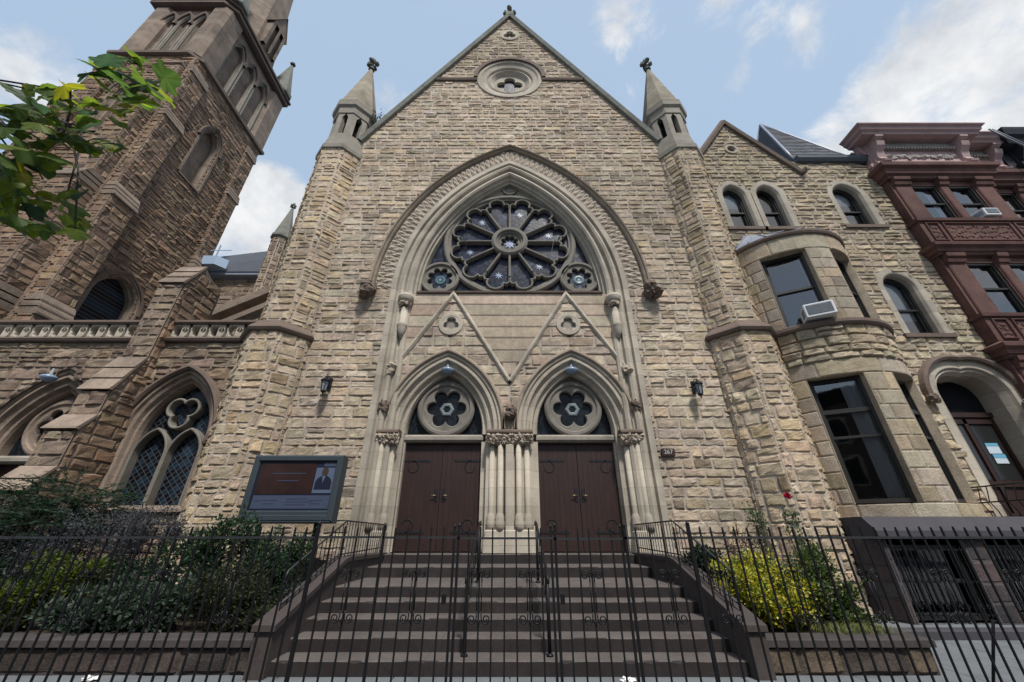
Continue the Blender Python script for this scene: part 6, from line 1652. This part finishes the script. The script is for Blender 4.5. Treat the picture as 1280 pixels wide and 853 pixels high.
# crown above and behind, outside the picture
for k in range(900):
    v = rv(R) * R.random() ** .35; p = Vector((-7.6 + v.x * 2.6, -1.6 + v.y * 2.2, 8.6 + v.z * 2.6)); lobed(p, rv(R), rv(R) + Vector((0, 0, .8)), .26, R.choice(leafc[:3] + leafc[4:]))
br.build('branch', M['bark'], tree); LV.build('crown', M['leafthin'], tree)

# ================================================================== LIGHT, SKY, CAMERA
sun_dir = Vector((.2, -.6, 1.0)).normalized()      # towards the sun
el = asin(sun_dir.z); rot = atan2(sun_dir.x, sun_dir.y)
sl = bpy.data.lights.new('sun', 'SUN'); sl.energy = 3.0; sl.angle = radians(7); sl.color = (1, .965, .915)
so = bpy.data.objects.new('sun', sl); COL.objects.link(so); so.rotation_euler = (-sun_dir).to_track_quat('-Z', 'Y').to_euler()
W = bpy.data.worlds.new('World'); S.world = W; W.use_nodes = True
nt = W.node_tree; N = nt.nodes; L = nt.links; bg = N['Background']; bg.inputs['Strength'].default_value = .075
sk = N.new('ShaderNodeTexSky'); sk.sky_type = 'NISHITA'; sk.sun_disc = False; sk.sun_elevation = el; sk.sun_rotation = rot; sk.air_density = 1.0; sk.dust_density = 2.2; sk.ozone_density = 1.0
tc = N.new('ShaderNodeTexCoord'); dirv = tc.outputs['Generated']
n1 = N.new('ShaderNodeTexNoise'); n1.inputs['Scale'].default_value = 6.5; n1.inputs['Detail'].default_value = 12; n1.inputs['Roughness'].default_value = .64; n1.inputs['Distortion'].default_value = .3
L.new(dirv, n1.inputs['Vector'])
acc = None
def blob(x, y, w, gain):      # a cloud bank in the direction seen at this place of the photograph
    global acc
    u = 426.5 - y; v = Vector((x - 637, 470 * .8862 - u * .4633, 470 * .4633 + u * .8862)).normalized()
    dp = N.new('ShaderNodeVectorMath'); dp.operation = 'DOT_PRODUCT'; L.new(dirv, dp.inputs[0]); dp.inputs[1].default_value = v
    mr = N.new('ShaderNodeMapRange'); mr.interpolation_type = 'SMOOTHSTEP'; mr.inputs['From Min'].default_value = cos(radians(w)); mr.inputs['From Max'].default_value = 1; mr.inputs['To Max'].default_value = gain
    L.new(dp.outputs['Value'], mr.inputs['Value'])
    if acc is None: acc = mr.outputs[0]
    else:
        a = N.new('ShaderNodeMath'); a.operation = 'MAXIMUM'; L.new(acc, a.inputs[0]); L.new(mr.outputs[0], a.inputs[1]); acc = a.outputs[0]
for b_ in ((1275, 70, 15, .46), (1180, 50, 9, .33), (1120, 130, 7, .34), (970, 60, 7.5, .34), (790, 15, 7, .30), (335, 275, 9, .56), (300, 300, 8, .5), (60, 110, 7, .36), (495, 130, 5, .26), (890, 5, 5, .28), (795, 125, 4, .24), (1040, 185, 6, .32)): blob(*b_)
for b_ in ((-.5, -.8, .6), (.7, -.7, .5), (.1, -.9, .9), (.9, -.3, .5), (-.9, -.3, .7), (.5, -.6, 1.2)):      # banks behind the camera
    v = Vector(b_).normalized(); dp = N.new('ShaderNodeVectorMath'); dp.operation = 'DOT_PRODUCT'; L.new(dirv, dp.inputs[0]); dp.inputs[1].default_value = v
    mr = N.new('ShaderNodeMapRange'); mr.interpolation_type = 'SMOOTHSTEP'; mr.inputs['From Min'].default_value = cos(radians(26)); mr.inputs['From Max'].default_value = 1; mr.inputs['To Max'].default_value = .36; L.new(dp.outputs['Value'], mr.inputs['Value'])
    a = N.new('ShaderNodeMath'); a.operation = 'MAXIMUM'; L.new(acc, a.inputs[0]); L.new(mr.outputs[0], a.inputs[1]); acc = a.outputs[0]
ad = N.new('ShaderNodeMath'); ad.operation = 'ADD'; L.new(acc, ad.inputs[0]); L.new(n1.outputs['Fac'], ad.inputs[1])
cr = N.new('ShaderNodeMapRange'); cr.interpolation_type = 'SMOOTHSTEP'; cr.inputs['From Min'].default_value = .71; cr.inputs['From Max'].default_value = .95; L.new(ad.outputs[0], cr.inputs['Value'])
hz = N.new('ShaderNodeMix'); hz.data_type = 'RGBA'; hz.inputs[0].default_value = .62; hz.inputs[7].default_value = (5.4, 7.0, 9.0, 1); L.new(sk.outputs[0], hz.inputs[6])
mx = N.new('ShaderNodeMix'); mx.data_type = 'RGBA'; L.new(cr.outputs[0], mx.inputs[0]); L.new(hz.outputs[2], mx.inputs[6]); n7 = N.new('ShaderNodeTexNoise'); n7.inputs['Scale'].default_value = 9; n7.inputs['Detail'].default_value = 8; n7.inputs['Roughness'].default_value = .6; L.new(dirv, n7.inputs['Vector'])
cc = N.new('ShaderNodeValToRGB'); cc.color_ramp.elements[0].position = .35; cc.color_ramp.elements[0].color = (5.6, 5.9, 6.3, 1); cc.color_ramp.elements[1].position = .62; cc.color_ramp.elements[1].color = (8.0, 8.1, 8.2, 1)
L.new(n7.outputs['Fac'], cc.inputs[0]); L.new(cc.outputs[0], mx.inputs[7])
L.new(mx.outputs[2], bg.inputs['Color'])

cd = bpy.data.cameras.new('camera'); cam = bpy.data.objects.new('camera', cd); COL.objects.link(cam)
cd.sensor_width = 36; cd.lens = 470 / 1280 * 36; cd.clip_end = 2000; cd.clip_start = .05; cd.shift_x = 3 / 1280
cam.location = (0, 0, 1.6); cam.rotation_euler = (radians(90 + 27.6), 0, 0)
S.camera = cam
S.view_settings.view_transform = 'Standard'; S.view_settings.look = 'None'; S.view_settings.gamma = 1; S.view_settings.exposure = 0.6
S.view_settings.use_curve_mapping = False
S.render.engine = 'CYCLES'; S.cycles.use_denoising = True; S.cycles.max_bounces = 6; S.cycles.transparent_max_bounces = 8
